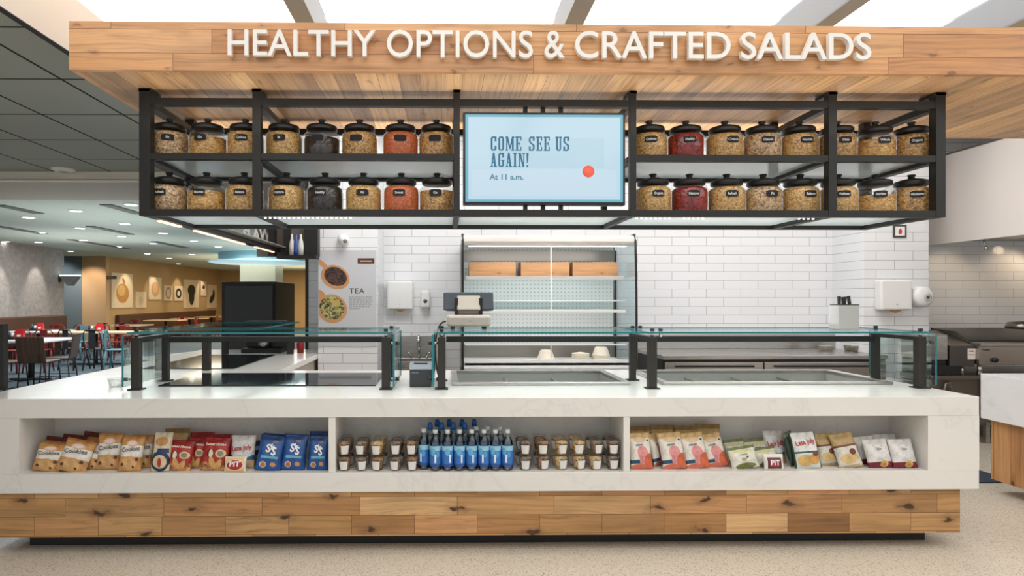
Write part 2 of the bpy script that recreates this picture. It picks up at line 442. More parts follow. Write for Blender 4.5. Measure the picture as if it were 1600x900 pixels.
# sign lettering
SIGNM = mat('sign_white', (240, 236, 230), .35)
gx0, gx1 = X_(360, CF_Y), X_(1353, CF_Y)
gz0, gz1 = at(800, 95, CF_Y).z, at(800, 53, CF_Y).z
bm = bmesh.new()
for wd_, p0_, p1_ in (('HEALTHY', 360, 588), ('OPTIONS', 605.5, 831), ('&', 849, 880), ('CRAFTED', 896, 1136), ('SALADS', 1152, 1353)):
    vs, fs = text_data(wd_, .17, .014, .0012, 1.0, 1.0, 4)
    xs = [v[0] for v in vs]; w0 = max(xs)-min(xs); mnx = min(xs)
    ymx = max(v[1] for v in vs); ymn = min(v[1] for v in vs)
    a0, a1 = X_(p0_, CF_Y), X_(p1_, CF_Y)
    zt_, zb_ = (gz1, gz0) if wd_ != 'HEALTHY' else (gz1-.004, gz0+.004)
    bv = [bm.verts.new((a0+(v[0]-mnx)/w0*(a1-a0), CF_Y-.03-v[2], zb_+(v[1]-ymn)/(ymx-ymn)*(zt_-zb_))) for v in vs]
    for f in fs:
        try: bm.faces.new([bv[i] for i in f])
        except ValueError: pass
bmesh.ops.remove_doubles(bm, verts=bm.verts, dist=1e-5)
bm.verts.ensure_lookup_table(); seen = set(); isl = []
for v in bm.verts:
    if v.index in seen: continue
    st = [v]; grp = []; seen.add(v.index)
    while st:
        a = st.pop(); grp.append(a)
        for e in a.link_edges:
            b = e.other_vert(a)
            if b.index not in seen: seen.add(b.index); st.append(b)
    isl.append(grp)
sign = empty('sign_lettering', ((gx0+gx1)/2, CF_Y-.03, gz0), label='raised white letters reading HEALTHY OPTIONS & CRAFTED SALADS on the canopy front', cat='sign')
for grp in sorted(isl, key=lambda q: min(v.co.x for v in q)):
    ids = {v.index: i for i, v in enumerate(grp)}
    faces = {f for v in grp for f in v.link_faces}
    me = bpy.data.meshes.new('letter'); me.from_pydata([v.co-sign.location for v in grp], [], [[ids[v.index] for v in f.verts] for f in faces]); me.materials.append(SIGNM)
    o = bpy.data.objects.new('letter', me); COL.objects.link(o); o.parent = sign
bm.free()

# ================================================================== HANGING SHELF FRAME
FY0, FY1 = 3.56, 4.24
def zf(py): return at(800, py, FY0).z
TR = (zf(166), zf(155)); MR = (zf(250.5), zf(240.5)); BR = (zf(338), zf(327.5))
fr = empty('hanging_shelf_frame', (X_(850, FY0), FY0, BR[0]), label='long black metal shelf frame hung under the wooden canopy, holding jars and a screen', cat='shelf frame')
posts = [(217, 234), (394, 407), (709, 718.5), (984.5, 994.5), (1295, 1308), (1463, 1478)]
PXs = []
for a, b in posts:
    x0, x1 = X_(a, FY0), X_(b, FY0); PXs.append((x0, x1))
    d = min(.06, max(.04, x1-x0))
    ch(MB().box(x0, x1, FY0, FY0+d, BR[0], CZ0).build('front_post', BLACK, fr, .002))
    ch(MB().box(x0, x1, FY1-d, FY1, BR[0], CZ0).build('rear_post', BLACK, fr, .002))
    ch(MB().box(x0-.004, x1+.004, FY0-.02+.02, FY0+.13, CZ0-.02, CZ0-.001).build('top_bracket', BLACK, fr, .002))
fx0, fx1 = PXs[0][0], PXs[-1][1]
for nm, (z0, z1) in (('top_rail', TR), ('middle_rail', MR), ('bottom_rail', BR)):
    for i in range(5):
        if nm == 'middle_rail' and i == 2: continue
        a, b = PXs[i][1], PXs[i+1][0]
        for (y0, y1) in ((FY0+.003, FY0+.045), (FY1-.045, FY1-.003)):
            ch(MB().box(a, b, y0, y1, z0, z1).build(nm, BLACK, fr))
    for i in range(6):
        a, b = PXs[i]
        ch(MB().box(a+.002, b-.002, FY0+.06, FY1-.06, z0+.001, z1-.001).build('depth_rail', BLACK, fr))
for nm, (z0, z1) in (('shelf_panel', MR), ('shelf_panel', BR)):
    for i in range(5):
        if z0 == MR[0] and i == 2: continue
        a, b = PXs[i][1], PXs[i+1][0]
        o = ch(MB().box(a, b, FY0+.046, FY1-.046, z1-.014, z1-.004).build(nm, SHELFG, fr)); o['label'] = 'pale frosted shelf panel'
# LED strip behind the lower front rail
for i, (a, b) in enumerate([(410, 560), (1000, 1060), (1075, 1115), (1258, 1290)]):
    x0, x1 = X_(a, FY0), X_(b, FY0); mb = MB(); n = int((x1-x0)/.028)
    for k in range(n): mb.lathe([(0, 0), (.007, .001), (.007, .006)], 8, (x0+k*.028, FY0+.06, BR[0]-.008))
    o = ch(mb.build('led_strip', mat('led_dots', (255, 255, 255), .5, emit=(255, 240, 225), estr=3), fr)); o['label'] = 'row of small white lights'
# left return beam with light strips
SX = (PXs[0][0]+PXs[0][1])/2
rb = empty('side_hanging_rail', (SX, FY1, BR[0]), label='black hanging side rail with warm light strips running back from the shelf frame', cat='rail')
ch(MB().box(SX-.035, SX+.035, FY1+.003, 6.36, BR[0], BR[1]).build('rail', BLACK, rb, .002))
ch(MB().box(SX-.03, SX+.11, FY1+.05, 6.36, BR[1]+.002, BR[1]+.012).build('shelf_plate', mat('taupe_plate', (140, 132, 126), .5), rb))
for (a, b) in ((FY0+.35, FY0+.6), (4.05, 5.35), (5.7, 6.2)):
    if a < FY1:
        pass
for (a, b) in ((4.29, 5.35), (5.65, 6.25)):
    o = ch(MB().box(SX-.022, SX+.004, a, b, BR[0]-.010, BR[0]-.001).build('light_strip', mat('warm_strip', (255, 230, 210), .5, emit=(255, 216, 186), estr=1.3), rb)); o['label'] = 'glowing warm light strip'
o = MB().box(SX-.022, SX+.004, FY0+.2, FY0+.5, BR[0]-.010, BR[0]-.001).build('light_strip', MATS['warm_strip']); o.parent = fr; ch(o); o['label'] = 'glowing warm light strip'
# dark end unit hung at the far end, with sign letters and bottles
EX0, EX1 = X_(398, 6.3), X_(497, 6.3)
eu = empty('hanging_side_unit', ((EX0+EX1)/2, 6.25, 1.93), label='small black hanging unit left of the tea poster with part of a white sign', cat='shelf')
DK = mat('black_laminate', (26, 25, 24), .5)
zb = at(450, 400, 6.3).z
ch(MB().box(EX0, EX1, 6.36, 6.40, zb, 2.5).build('back_panel', mat('taupe_panel', (120, 112, 106), .6), eu))
ch(MB().box(EX0+.25, EX1, 6.2, 6.36, zb-.03, zb).build('bottom_board', DK, eu))
for a, b in ((420, 430), (444, 453), (476, 497)):
    ch(MB().box(X_(a, 6.3), X_(b, 6.3), 6.28, 6.36, zb, 2.5).build('upright', DK, eu))
def wf(X, Y, Z): return lambda x, y, z: (X+x, Y-z, Z+y)
o = text_mesh('sign_lettering', 'SLAW', .17, SIGNM, None, wf(0, 0, 0), .006, .004, .62, 'RIGHT')
o.location = (X_(421, 6.3), 6.33, at(410, 375, 6.3).z); tag(o, 'white letters of a sign half hidden behind the shelf frame, above the side unit', 'sign')
for i, (px, c, nm) in enumerate([(456, (210, 205, 196), 'white'), (463, (60, 90, 170), 'blue'), (470, (220, 220, 214), 'clear')]):
    b = MB().lathe([(0, 0), (.028, .002), (.03, .1), (.022, .15), (.011, .18), (.011, .22), (0, .222)], 14).build('bottle', mat('syrup_'+nm, c, .25), None)
    b.location = (X_(px, 6.26)+.0, 6.26, zb); tag(b, 'small %s bottle on the black hanging unit left of the tea poster' % nm, 'bottle')

# ================================================================== SCREEN
SY = FY0+.03
sx0, sx1 = X_(723.5, SY-.03), X_(977, SY-.03); sz0, sz1 = at(850, 320.5, SY-.03).z, at(850, 175.5, SY-.03).z
tv = empty('display_screen', ((sx0+sx1)/2, SY, sz0), label='flat menu screen in the shelf frame reading COME SEE US AGAIN!', cat='screen')
def lc(o): return ch(o)
lc(MB().box(sx0, sx1, SY-.03, SY+.02, sz0, sz1).build('housing', mat('screen_bezel', (22, 26, 34), .25), tv, .003))
lc(MB().box(sx0+.25, sx1-.25, SY+.02, SY+.07, sz0+.1, sz1-.1).build('rear_housing', DK, tv, .01))
e = .014
LB = (198, 226, 240)
scr = design('screen_glow', (120, 184, 204), [('r', .5, .5, .482, .47, LB), ('r', .52, .56, .36, .17, (190, 220, 234)), ('r', .79, .56, .09, .17, (192, 221, 233)), ('r', .5, .22, .46, .15, (206, 229, 242))], rough=.15, emit=.92)
lc(MB().box(sx0+e, sx1-e, SY-.032, SY-.03, sz0+e+.004, sz1-e).build('panel', scr, tv))
# slab serif lettering on the screen
def slab(txt, x, z, w, h, gap, space):
    """heavy condensed slab letters; returns a list of rectangles/polygons in x,z"""
    out = []; S = .30*w; T = .11*h
    def rc(a, b, c, d): out.append([(x+a*w, z+c*h), (x+b*w, z+c*h), (x+b*w, z+d*h), (x+a*w, z+d*h)])
    def pg(*p): out.append([(x+a*w, z+b*h) for a, b in p])
    for c in txt:
        if c == ' ': x += space; continue
        ww = w
        if c == 'O' or c == 'C' or c == 'G':
            rc(.05, .34, .12, .88); pg((.05, .88), (.34, .88), (.62, .92), (.62, 1), (.25, 1)); pg((.05, .12), (.25, 0), (.62, 0), (.62, .08), (.34, .12))
            if c == 'O': rc(.66, .95, .12, .88); pg((.38, 1), (.38, .92), (.66, .88), (.95, .88), (.75, 1)); pg((.38, 0), (.75, 0), (.95, .12), (.66, .12), (.38, .08))
            else:
                rc(.66, .95, .66, 1.0); pg((.38, 1), (.38, .92), (.66, .86), (.7, 1)); pg((.38, 0), (.75, 0), (.95, .12), (.66, .12), (.38, .08))
                rc(.66, .95, .12, .34 if c == 'C' else .46)
                if c == 'G': rc(.5, 1.02, .42, .5)
        elif c == 'S':
            rc(.05, .34, .60, .88); pg((.05, .88), (.34, .88), (.62, .92), (.62, 1), (.25, 1)); rc(.66, .95, .70, 1.0); rc(.34, .7, .91, 1)
            pg((.05, .62), (.34, .62), (.95, .40), (.66, .36)); rc(.66, .95, .12, .40); pg((.38, 0), (.75, 0), (.95, .12), (.66, .12), (.38, .08)); rc(.05, .34, 0, .30); rc(.3, .5, 0, .09)
        elif c == 'E':
            rc(.12, .42, 0, 1); rc(0, .95, .92, 1); rc(0, .95, 0, .08); rc(.42, .72, .46, .54); rc(.78, .95, .72, 1); rc(.78, .95, 0, .28); rc(.64, .76, .38, .62)
        elif c == 'M':
            x0 = x; ww = w*1.35
            rc(.1, .3, 0, 1); rc(1.0, 1.28, 0, 1); pg((.1, 1), (.4, 1), (.78, .2), (.62, .1)); pg((1.0, 1), (1.28, 1), (.78, .1), (.62, .15)); rc(0, .4, 0, .08); rc(.9, 1.38, 0, .08); rc(0, .38, .92, 1); rc(1.0, 1.38, .92, 1)
        elif c == 'U':
            rc(.1, .4, .14, 1); rc(.66, .88, .14, 1); pg((.1, .14), (.3, 0), (.75, 0), (.88, .14), (.66, .14), (.5, .08), (.4, .14)); rc(0, .5, .92, 1); rc(.55, 1, .92, 1)
        elif c == 'A':
            pg((.12, 0), (.3, 0), (.56, 1), (.38, 1)); pg((.60, 0), (.92, 0), (.66, 1), (.36, 1)); rc(.25, .75, .3, .38); rc(0, .42, 0, .08); rc(.52, 1.04, 0, .08)
        elif c == 'I':
            ww = w*.6; rc(.15, .45, 0, 1); rc(0, .6, .92, 1); rc(0, .6, 0, .08)
        elif c == 'N':
            ww = w*1.1; rc(.12, .28, 0, 1); rc(.8, .96, 0, 1); pg((.12, 1), (.44, 1), (.96, 0), (.7, 0)); rc(0, .42, 0, .08); rc(.66, 1.1, .92, 1); rc(0, .3, .92, 1)
        elif c == '!':
            ww = w*.4; pg((.08, .3), (.26, .3), (.36, 1), (0, 1)); rc(.04, .3, 0, .14)
        x += ww+gap
    return out
pxm = (sx1-sx0)/253.5
def scx(p): return sx0+(p-723.5)*pxm
def scz(p): return sz0+(320.5-p)*pxm
INK = mat('screen_ink', (40, 92, 120), .4, emit=(30, 80, 108), estr=.8)
for txt, x, zb_ in (('COME', 766, 236), ('SEE', 825.5, 236), ('US', 867.5, 236), ('AGAIN!', 766, 261.5)):
    mb = MB()
    for k, p in enumerate(slab(txt, scx(x), scz(zb_), 10.0*pxm, 22*pxm, 1.8*pxm, 9.5*pxm)): mb.prism(p, 'y', SY-.0335-.0001*(k % 5), SY-.0325)
    lc(mb.build('screen_lettering', INK, tv))
for txt, x in (('At', 765), ('11', 781), ('a.m.', 797)):
    o = text_mesh('screen_lettering', txt, 12*pxm, mat('screen_ink2', (70, 110, 130), .4, emit=(50, 92, 114), estr=.8), tv, (lambda X0: lambda x, y, z: (scx(X0)+x, SY-.0335, scz(281)+y))(x), 0, .0012, 1.05, 'LEFT'); ch(o)
o = lc(MB().lathe([(0, 0), (9.3*pxm, 0), (9.3*pxm, .0015), (0, .0015)], 28, (scx(919), SY-.034, scz(268)), axis='y').build('round_mark', mat('screen_red', (200, 84, 66), .4, emit=(196, 78, 60), estr=.8), tv)); o['label'] = 'orange-red round mark on the screen'
for zz in (sz0-.02, sz1+.0):
    for px in (742, 812, 850, 880, 950): pass
for px in (822, 850, 878):
    lc(MB().box(scx(px)-.012, scx(px)+.012, SY, SY+.03, sz1, TR[0]).build('mount_clip', BLACK, tv))
    lc(MB().box(scx(px)-.012, scx(px)+.012, SY, SY+.03, BR[1], sz0).build('mount_clip', BLACK, tv))

# ================================================================== JARS
GR = {'tan': grain('tan_grain', (236, 190, 124), (216, 162, 94), (182, 124, 66), 130), 'oat': grain('mixed_grain', (226, 192, 150), (196, 152, 110), (146, 104, 72), 100),
      'pasta': grain('amber_pasta', (236, 186, 116), (216, 160, 88), (176, 118, 60), 60, stretch=(1, 1, 2.2)), 'dark': grain('dark_beans', (70, 58, 52), (46, 38, 36), (28, 24, 24), 60, .3),
      'orange': grain('orange_lentils', (228, 126, 74), (218, 112, 64), (200, 98, 54), 150), 'red': grain('red_beans', (172, 58, 50), (142, 40, 36), (106, 28, 26), 80, .3), 'olive': grain('olive_seeds', (220, 174, 112), (188, 140, 80), (148, 104, 58), 110)}
LIDM = mat('jar_lid_black', (32, 31, 30), .38)
LABM = mat('chalk_label', (30, 30, 31), .7); LABT = mat('chalk_white', (225, 225, 225), .7)
JH = .168
def make_jar(kind, fill, word, ang):
    r = empty('storage_jar', (0, 0, 0))
    ro = .112
    body = MB().lathe([(.0, .0), (.095, .0), (.106, .004), (.112, .014), (.112, JH-.03), (.107, JH-.012), (.094, JH), (.084, JH+.008), (.083, JH+.022)], 36).build('glass_body', JARG, r)
    fi = .105
    top = fill
    pr = [(0, .006), (.09, .006), (fi, .014), (fi, min(top, JH-.032))]
    if top > JH-.03: pr += [(.100, JH-.014), (.086, JH-.004), (0, JH+.0)]
    else: pr += [(fi-.004, top), (0, top+.008)]
    MB().lathe(pr, 32).build('contents', GR[kind], r)
    lid = MB().lathe([(0, JH+.012), (.088, JH+.012), (.093, JH+.016), (.094, JH+.032), (.089, JH+.042), (.06, JH+.052), (.03, JH+.058), (.018, JH+.062), (.018, JH+.074), (.024, JH+.078), (.022, JH+.084), (0, JH+.086)], 32).build('lid', LIDM, r)
    # label plate with scalloped corners, wrapped on the jar
    mb = MB(); rr = ro+.0015; cz = JH-.052
    w = .037; nseg = 8
    for k in range(nseg):
        xa, xb = -w+2*w*k/nseg, -w+2*w*(k+1)/nseg
        ha = .020 if 0 < k < nseg-1 else .016
        ps = []
        for xx, zz in ((xa, cz-ha), (xb, cz-ha), (xb, cz+ha), (xa, cz+ha)):
            a = -PI/2+xx/rr+ang; ps.append(mb.bm.verts.new((rr*math.cos(a), rr*math.sin(a), zz)))
        mb._f(ps, 0, True)
    lb = mb.build('label', LABM, r, fix=False); lb['label'] = 'black chalkboard label'
    if word:
        def fn(x, y, z):
            a = -PI/2+x/(rr+.001)+ang; return ((rr+.001)*math.cos(a), (rr+.001)*math.sin(a), cz-.007+y)
        text_mesh('lettering', word, .021, LABT, lb, fn, 0, .0006, .95 if len(word) < 6 else 5.8/len(word), 'CENTER', res=2)
    return r
JY = 3.745
cname = {'tan': 'tan grain', 'oat': 'mixed brown grain', 'pasta': 'amber pasta', 'dark': 'dark beans', 'orange': 'orange lentils', 'red': 'deep red beans', 'olive': 'olive brown seeds'}
ordn = ['first', 'second', 'third', 'fourth', 'fifth', 'sixth', 'seventh', 'eighth', 'ninth']
F_, M_, L_ = JH, .13, .115
rows = {
 ('upper', 'left of the screen'): [(266, 'oat', .14, 'Fit', 262), (325, 'pasta', M_, 'Go', 313), (384, 'tan', F_, 'Quinoa', 376), (444, 'tan', F_, 'fit', 437), (503, 'dark', M_, '', 495), (562, 'olive', F_, '', 556), (626, 'orange', .14, '', 626), (682, 'olive', F_, '', 679)],
 ('lower', 'left of the screen'): [(265, 'oat', .148, 'Refresh', 250), (323, 'pasta', M_, 'Nourish', 310), (382, 'tan', F_, 'Balance', 375), (448, 'tan', F_, 'Nature', 437), (508, 'dark', .15, 'Healthy', 500), (568, 'tan', F_, 'Fit', 565), (627, 'orange', .14, 'Sweet', 624), (683, 'olive', .135, 'Go', 681)],
 ('upper', 'right of the screen'): [(1014, 'tan', .145, 'Quinoa', 1017), (1071, 'red', F_, 'Healthy', 1077), (1132, 'tan', .15, 'Crunch', 1146), (1190, 'oat', F_, 'Granola', 1201), (1248, 'tan', .15, 'Nourish', 1261), (1307, 'olive', .15, 'Oats', 1323), (1367, 'pasta', .13, 'Whole', 1383), (1424, 'olive', F_, 'Organic', 1434)],
 ('lower', 'right of the screen'): [(1020, 'tan', .14, 'Organic', 1030), (1077, 'red', .145, 'Nature', 1085), (1135, 'tan', F_, 'Refresh', 1145), (1192, 'oat', .15, 'Fit', 1207), (1250, 'tan', .145, 'Balance', 1268), (1309, 'tan', F_, 'Wellness', 1319), (1367, 'pasta', .115, 'Nutrition', 1376), (1424, 'olive', .15, 'Wholesome', 1434)],
}
def label_angle(px, lp):
    xc = X_(px, JY); best = (1e9, 0)
    for k in range(-60, 61):
        a = k*.02; d = abs(xc+.113*math.sin(a)-X_(lp, JY-.113*math.cos(a)))
        if d < best[0]: best = (d, a)
    return best[1]
for (lv, side), lst in rows.items():
    zz = (MR[1] if lv == 'upper' else BR[1])-.004
    for i, (px, kind, fill, word, lp) in enumerate(lst):
        j = make_jar(kind, fill, word, label_angle(px, lp))
        j.location = (X_(px, JY), JY, zz)
        j.rotation_euler.z = random.uniform(-.04, .04)
        tag(j, 'glass jar of %s, %s from left, %s shelf %s' % (cname[kind], ordn[i], lv, side), 'jar', 'jars on the %s shelf' % lv)

# ================================================================== MAIN COUNTER
HZ, SB = .91, at(800, 768, 3.56).z
K0, K1 = -2.78, X_(1530, 3.56)
N0, N1 = X_(30, 3.56), X_(1450, 3.56)
NZ0, NZ1 = at(800, 738, 3.56).z, at(800, 651.5, 3.56).z
CY0, CY1 = 3.56, 4.95
ctr = empty('serving_counter', ((K0+K1)/2, CY0, 0), label='long white stone serving counter with open snack niche and oak plank base', cat='counter')
ND = 3.88
def cc(o): return ch(o)
WX = [(X_(706, 4.06), X_(986, 4.06)), (X_(1037, 4.06), X_(1396, 4.06))]
HY0, HY1 = 4.06, 4.78
def slab_with_holes(x0, x1, y0, y1, z0, z1, holes):
    xs = sorted({x0, x1}|{v for h in holes for v in h}); ys = [y0, HY0+.02, HY1-.02, y1]; bm = bmesh.new(); V = {}
    def vv(i, j, k):
        if (i, j, k) not in V: V[i, j, k] = bm.verts.new((xs[i], ys[j], (z0, z1)[k]))
        return V[i, j, k]
    def solid(i, j): return 0 <= i < len(xs)-1 and 0 <= j < 3 and not (j == 1 and any(abs(xs[i]-h[0]) < 1e-6 for h in holes))
    for i in range(len(xs)-1):
        for j in range(3):
            if not solid(i, j): continue
            bm.faces.new([vv(i, j, 1), vv(i+1, j, 1), vv(i+1, j+1, 1), vv(i, j+1, 1)]); bm.faces.new([vv(i, j+1, 0), vv(i+1, j+1, 0), vv(i+1, j, 0), vv(i, j, 0)])
            for di, dj, q in ((0, -1, ((0, 0), (1, 0))), (0, 1, ((1, 1), (0, 1))), (-1, 0, ((0, 1), (0, 0))), (1, 0, ((1, 0), (1, 1)))):
                if not solid(i+di, j+dj):
                    (a, b), (c, d) = q; bm.faces.new([vv(i+a, j+b, 0), vv(i+c, j+d, 0), vv(i+c, j+d, 1), vv(i+a, j+b, 1)])
    m_ = MB(); m_.bm.free(); m_.bm = bm; return m_
cc(slab_with_holes(K0, K1, CY0, CY1, NZ1, HZ, [(a+.02, b-.02) for a, b in WX]).build('worktop', STONE, ctr, .002))
cc(MB().box(K0, K1, CY0, CY1, SB, NZ0).build('niche_shelf', STONE, ctr, .003))
cc(MB().box(K0, N0, CY0, CY1, NZ0, NZ1).build('end_panel', STONE, ctr))
cc(MB().box(N1, K1, CY0, CY1, NZ0, NZ1).build('end_panel', STONE, ctr))
cc(MB().box(N0, N1, ND, ND+.02, NZ0, NZ1).build('niche_back', STONE, ctr))
D1 = (X_(513, 3.56), X_(524, 3.56)); D2 = (X_(974.5, 3.56), X_(984.5, 3.56))
for a, b in (D1, D2): cc(MB().box(a, b, CY0+.004, ND, NZ0, NZ1).build('divider', STONE, ctr, .002))
B1 = X_(1500, 3.59); BB = at(800, 836, 3.59).z
cc(MB().box(K0-.0, B1, 3.59, CY1-.05, BB, SB).build('plank_base', BASEW, ctr))
cc(MB().box(X_(47, 3.715), X_(1445, 3.715), 3.715, CY1-.15, 0, BB).build('plinth', PLINTH, ctr))

# left return counter
RX1 = X_(496, 6.4)
ret = empty('return_counter', ((K0+RX1)/2, CY1, 0), label='white stone return counter running back from the left end of the serving counter', cat='counter')
ch(MB().box(K0, RX1, CY1+.001, 7.0, HZ-.05, HZ).build('worktop', STONE, ret, .002))
ch(MB().box(K0+.03, RX1-.04, CY1+.01, 6.98, .1, HZ-.05).build('cabinet', mat('taupe_cabinet', (186, 172, 158), .5), ret))
ch(MB().box(K0+.08, RX1-.1, CY1+.05, 6.9, 0, .1).build('plinth', PLINTH, ret))
MB_ = MB().box(-2.5, -1.74, 5.06, 6.3, HZ, HZ+.006).build('cooktop_panel', mat('black_glass', (22, 23, 26), .08), None, .002)
tag(MB_, 'black glass cold plate set in the left return counter', 'cold plate')
# black brewer-like equipment on the far end of the return counter
bq = empty('beverage_brewer', (-1.95, 6.6, HZ), label='dark brewing machine at the far end of the return counter', cat='machine')
MB().box(-.22, .2, -.1, .22, 0, .05).build('base', DK, bq, .005); MB().box(-.22, .2, .06, .22, .05, .34).build('body', mat('dark_brown_case', (50, 42, 38), .4), bq, .01); MB().box(-.2, .18, -.08, .06, .22, .34).build('head', DK, bq, .01)
MB().lathe([(0, .055), (.05, .055), (.058, .1), (.05, .14), (.0, .142)], 16, (0, -.03, 0)).build('pot', STEEL, bq)
rc_ = MB().lathe([(0, 0), (.035, 0), (.04, .1), (.03, .115), (0, .116)], 16).build('canister', mat('red_tin', (160, 40, 34), .35)); rc_.location = (-1.55, 6.55, HZ)
tag(rc_, 'small red canister on the return counter beside the tiled pillar', 'canister')

# cold plate and wells in the main counter
z0 = HZ
wl = MB().box(X_(247, 4.05), X_(587, 4.05), 4.05, 4.72, z0, z0+.008).build('cold_plate', mat('black_glass2', (30, 33, 38), .06), None, .002)
tag(wl, 'flat black glass cold plate sunk in the counter under the left glass guard', 'cold plate')
def well(x0, x1, y0, y1, label, slats):
    r = empty('drop_in_well', ((x0+x1)/2, (y0+y1)/2, z0), label=label, cat='food well')
    L = lambda a, b, c, d, e_, f, nm, m, bv=0: ch(MB().box(a, b, c, d, e_, f).build(nm, m, r, bv))
    mb = MB(); rz = z0+.022; t = .045
    for a, b, c, d in ((x0, x1, y0, y0+t), (x0, x1, y1-t, y1), (x0, x0+t, y0+t, y1-t), (x1-t, x1, y0+t, y1-t)): mb.box(a, b, c, d, z0+.0005, rz)
    ch(mb.build('rim', STEEL, r, .004))
    zb_ = z0-.20; u = t-.008
    mb = MB(); mb.box(x0+u, x1-u, y0+u, y1-u, zb_, zb_+.006); ch(mb.build('pan_floor', mat('satin_steel', (186, 186, 180), .4, .5), r))
    mb = MB(); e_ = .004
    A = [(x0+u, y0+u), (x1-u, y0+u), (x1-u, y1-u), (x0+u, y1-u)]; B = [(x0+u+e_, y0+u+e_), (x1-u-e_, y0+u+e_), (x1-u-e_, y1-u-e_), (x0+u+e_, y1-u-e_)]
    for q in range(4):
        p = (q+1) % 4; v8 = [mb.bm.verts.new((P_[0], P_[1], z_)) for z_ in (zb_+.006, z0-.002) for P_ in (A[q], A[p], B[p], B[q])]
        for f in ((0, 1, 2, 3), (4, 5, 6, 7), (0, 1, 5, 4), (1, 2, 6, 5), (2, 3, 7, 6), (3, 0, 4, 7)): mb._f([v8[k] for k in f])
    ch(mb.build('pan_walls', mat('satin_steel', (186, 186, 180), .4, .5), r))
    for i in range(1, slats):
        xx = x0+t+(x1-x0-2*t)*i/slats; ch(MB().box(xx-.008, xx+.008, y0+t, y1-t, z0-.05, z0-.035).build('divider_bar', STEEL, r, .002))
    return r
well(WX[0][0], WX[0][1], 4.06, 4.78, 'stainless food well under the middle glass guard', 3)
well(WX[1][0], WX[1][1], 4.06, 4.78, 'long stainless food well under the right glass guard', 4)

# ================================================================== SNEEZE GUARDS
PY0, PY1 = 3.91, 4.32
def guard(pl, pr, label, gl, grr, pane_left=True, pane_right=True, leftposts=True):
    xl, xr = X_(pl, PY0), X_(pr, PY0)
    r = empty('glass_guard', ((xl+xr)/2, PY0, HZ), label=label, cat='sneeze guard', group='glass guards on the serving counter')
    def P(o): return ch(o)
    w = .052
    xsx = [xr] if not leftposts else [xl, xr]
    for x in xsx:
        P(MB().box(x-w/2, x+w/2, PY0-.02, PY0+.03, HZ+.006, 1.245).build('post', DGREY, r, .003))
        P(MB().box(x-.042, x+.042, PY0-.035, PY0+.045, HZ, HZ+.008).build('base_plate', BLACK, r, .002))
        P(MB().box(x-.021, x+.021, PY1-.02, PY1+.025, HZ+.006, 1.245).build('post', DGREY, r, .003))
        P(MB().box(x-.04, x+.04, PY1-.035, PY1+.04, HZ, HZ+.008).build('base_plate', BLACK, r, .002))
        P(MB().bar((x, PY0+.03, 1.232), (x, PY1-.02, 1.232), .035, .025).build('arm', DGREY, r, .002))
    P(MB().box(xl+.03, xr-.03, PY1-.02, PY1+.02, 1.184, 1.224).build('cross_bar', BLACK, r, .004))
    # top pane, teal cut edges
    gx0_, gx1_ = X_(gl, 3.82), X_(grr, 3.82)
    def pane(nm, x0, x1, y0, y1, za, zb2):
        mb = MB(); mb.box(x0, x1, y0, y1, za, zb2, 0)
        dims = (x1-x0, y1-y0, zb2-za); th = dims.index(min(dims))
        for f in mb.bm.faces:
            f.normal_update(); n = f.normal
            f.material_index = 0 if abs(n[th]) > .9 else 1
        return P(mb.build(nm, [GUARD, GEDGE], r))
    pane('top_pane', gx0_, gx1_, 3.82, 4.47, 1.270, 1.281)
    kn = MB()
    for x in (xl, xr) if leftposts else (xl+.05, xr):
        for yy in (PY0, PY1): 
            P(MB().lathe([(0, 1.244), (.010, 1.244), (.010, 1.269)], 12, (x, yy, 0)).build('standoff', CHROME, r))
            P(MB().lathe([(.011, 1.2812), (.014, 1.284), (.014, 1.298), (0, 1.300)], 12, (x, yy, 0)).build('knob', BLACK, r))
    for side, on, x in ((-1, pane_left, xl), (1, pane_right, xr)):
        if not on: continue
        xo = x+side*.055
        pane('end_pane', xo-.006, xo+.006, 3.85, 4.46, .935, 1.262)
        for yy in (PY0+.01,):
            for zz in (.975, 1.205):
                a, b = (x+side*(w/2), xo-side*.006)
                P(MB().tube([(a, yy, zz), (b, yy, zz)], .008, 10).build('standoff', CHROME, r))
                P(MB().tube([(xo+side*.0065, yy, zz), (xo+side*.030, yy, zz)], .012, 10).build('knob', BLACK, r))
    return r
guard(213, 603, 'glass sneeze guard over the black cold plate, left end of the counter', 198, 613)
guard(690, 1019, 'glass sneeze guard on the counter with the till on top', 682, 1009, True, False)
guard(1020.5, 1438, 'longest glass sneeze guard, at the right end of the counter', 1010.5, 1457, False, True, True) if False else None
def guard_right():
    return guard(1020, 1438, 'longest glass sneeze guard, over the right food well', 1012, 1456, True, True)
# the right guard's left posts stand beside the middle guard's right posts
xm = None
gr_ = guard(1020, 1438, 'longest glass sneeze guard, over the food well at the right end', 1013, 1456, False, True, False)
# return guard on the left counter
rg = empty('glass_guard', (-2.3, 5.6, HZ), label='low glass guard standing on the left return counter', cat='sneeze guard')
for (px, Y) in ((250, 4.98), (323, 4.98)):
    x = X_(px, Y); ch(MB().box(x-.03, x+.03, Y-.025, Y+.025, HZ, 1.2).build('post', DGREY, rg, .003))
for (x, Y) in ((-2.3, 6.4), (-1.62, 6.4)): ch(MB().box(x-.03, x+.03, Y-.025, Y+.025, HZ, 1.2).build('post', DGREY, rg, .003))
xa, xb = X_(250, 4.98), X_(323, 4.98)
ch(MB().bar((xa, 5.01, 1.215), (-2.3, 6.4, 1.215), .04, .03).build('side_bar', BLACK, rg)); ch(MB().bar((xb, 5.01, 1.215), (-1.62, 6.4, 1.215), .04, .03).build('side_bar', BLACK, rg))
mb = MB(); mb.box(xa-.1, -1.55, 4.93, 6.5, 1.235, 1.246)
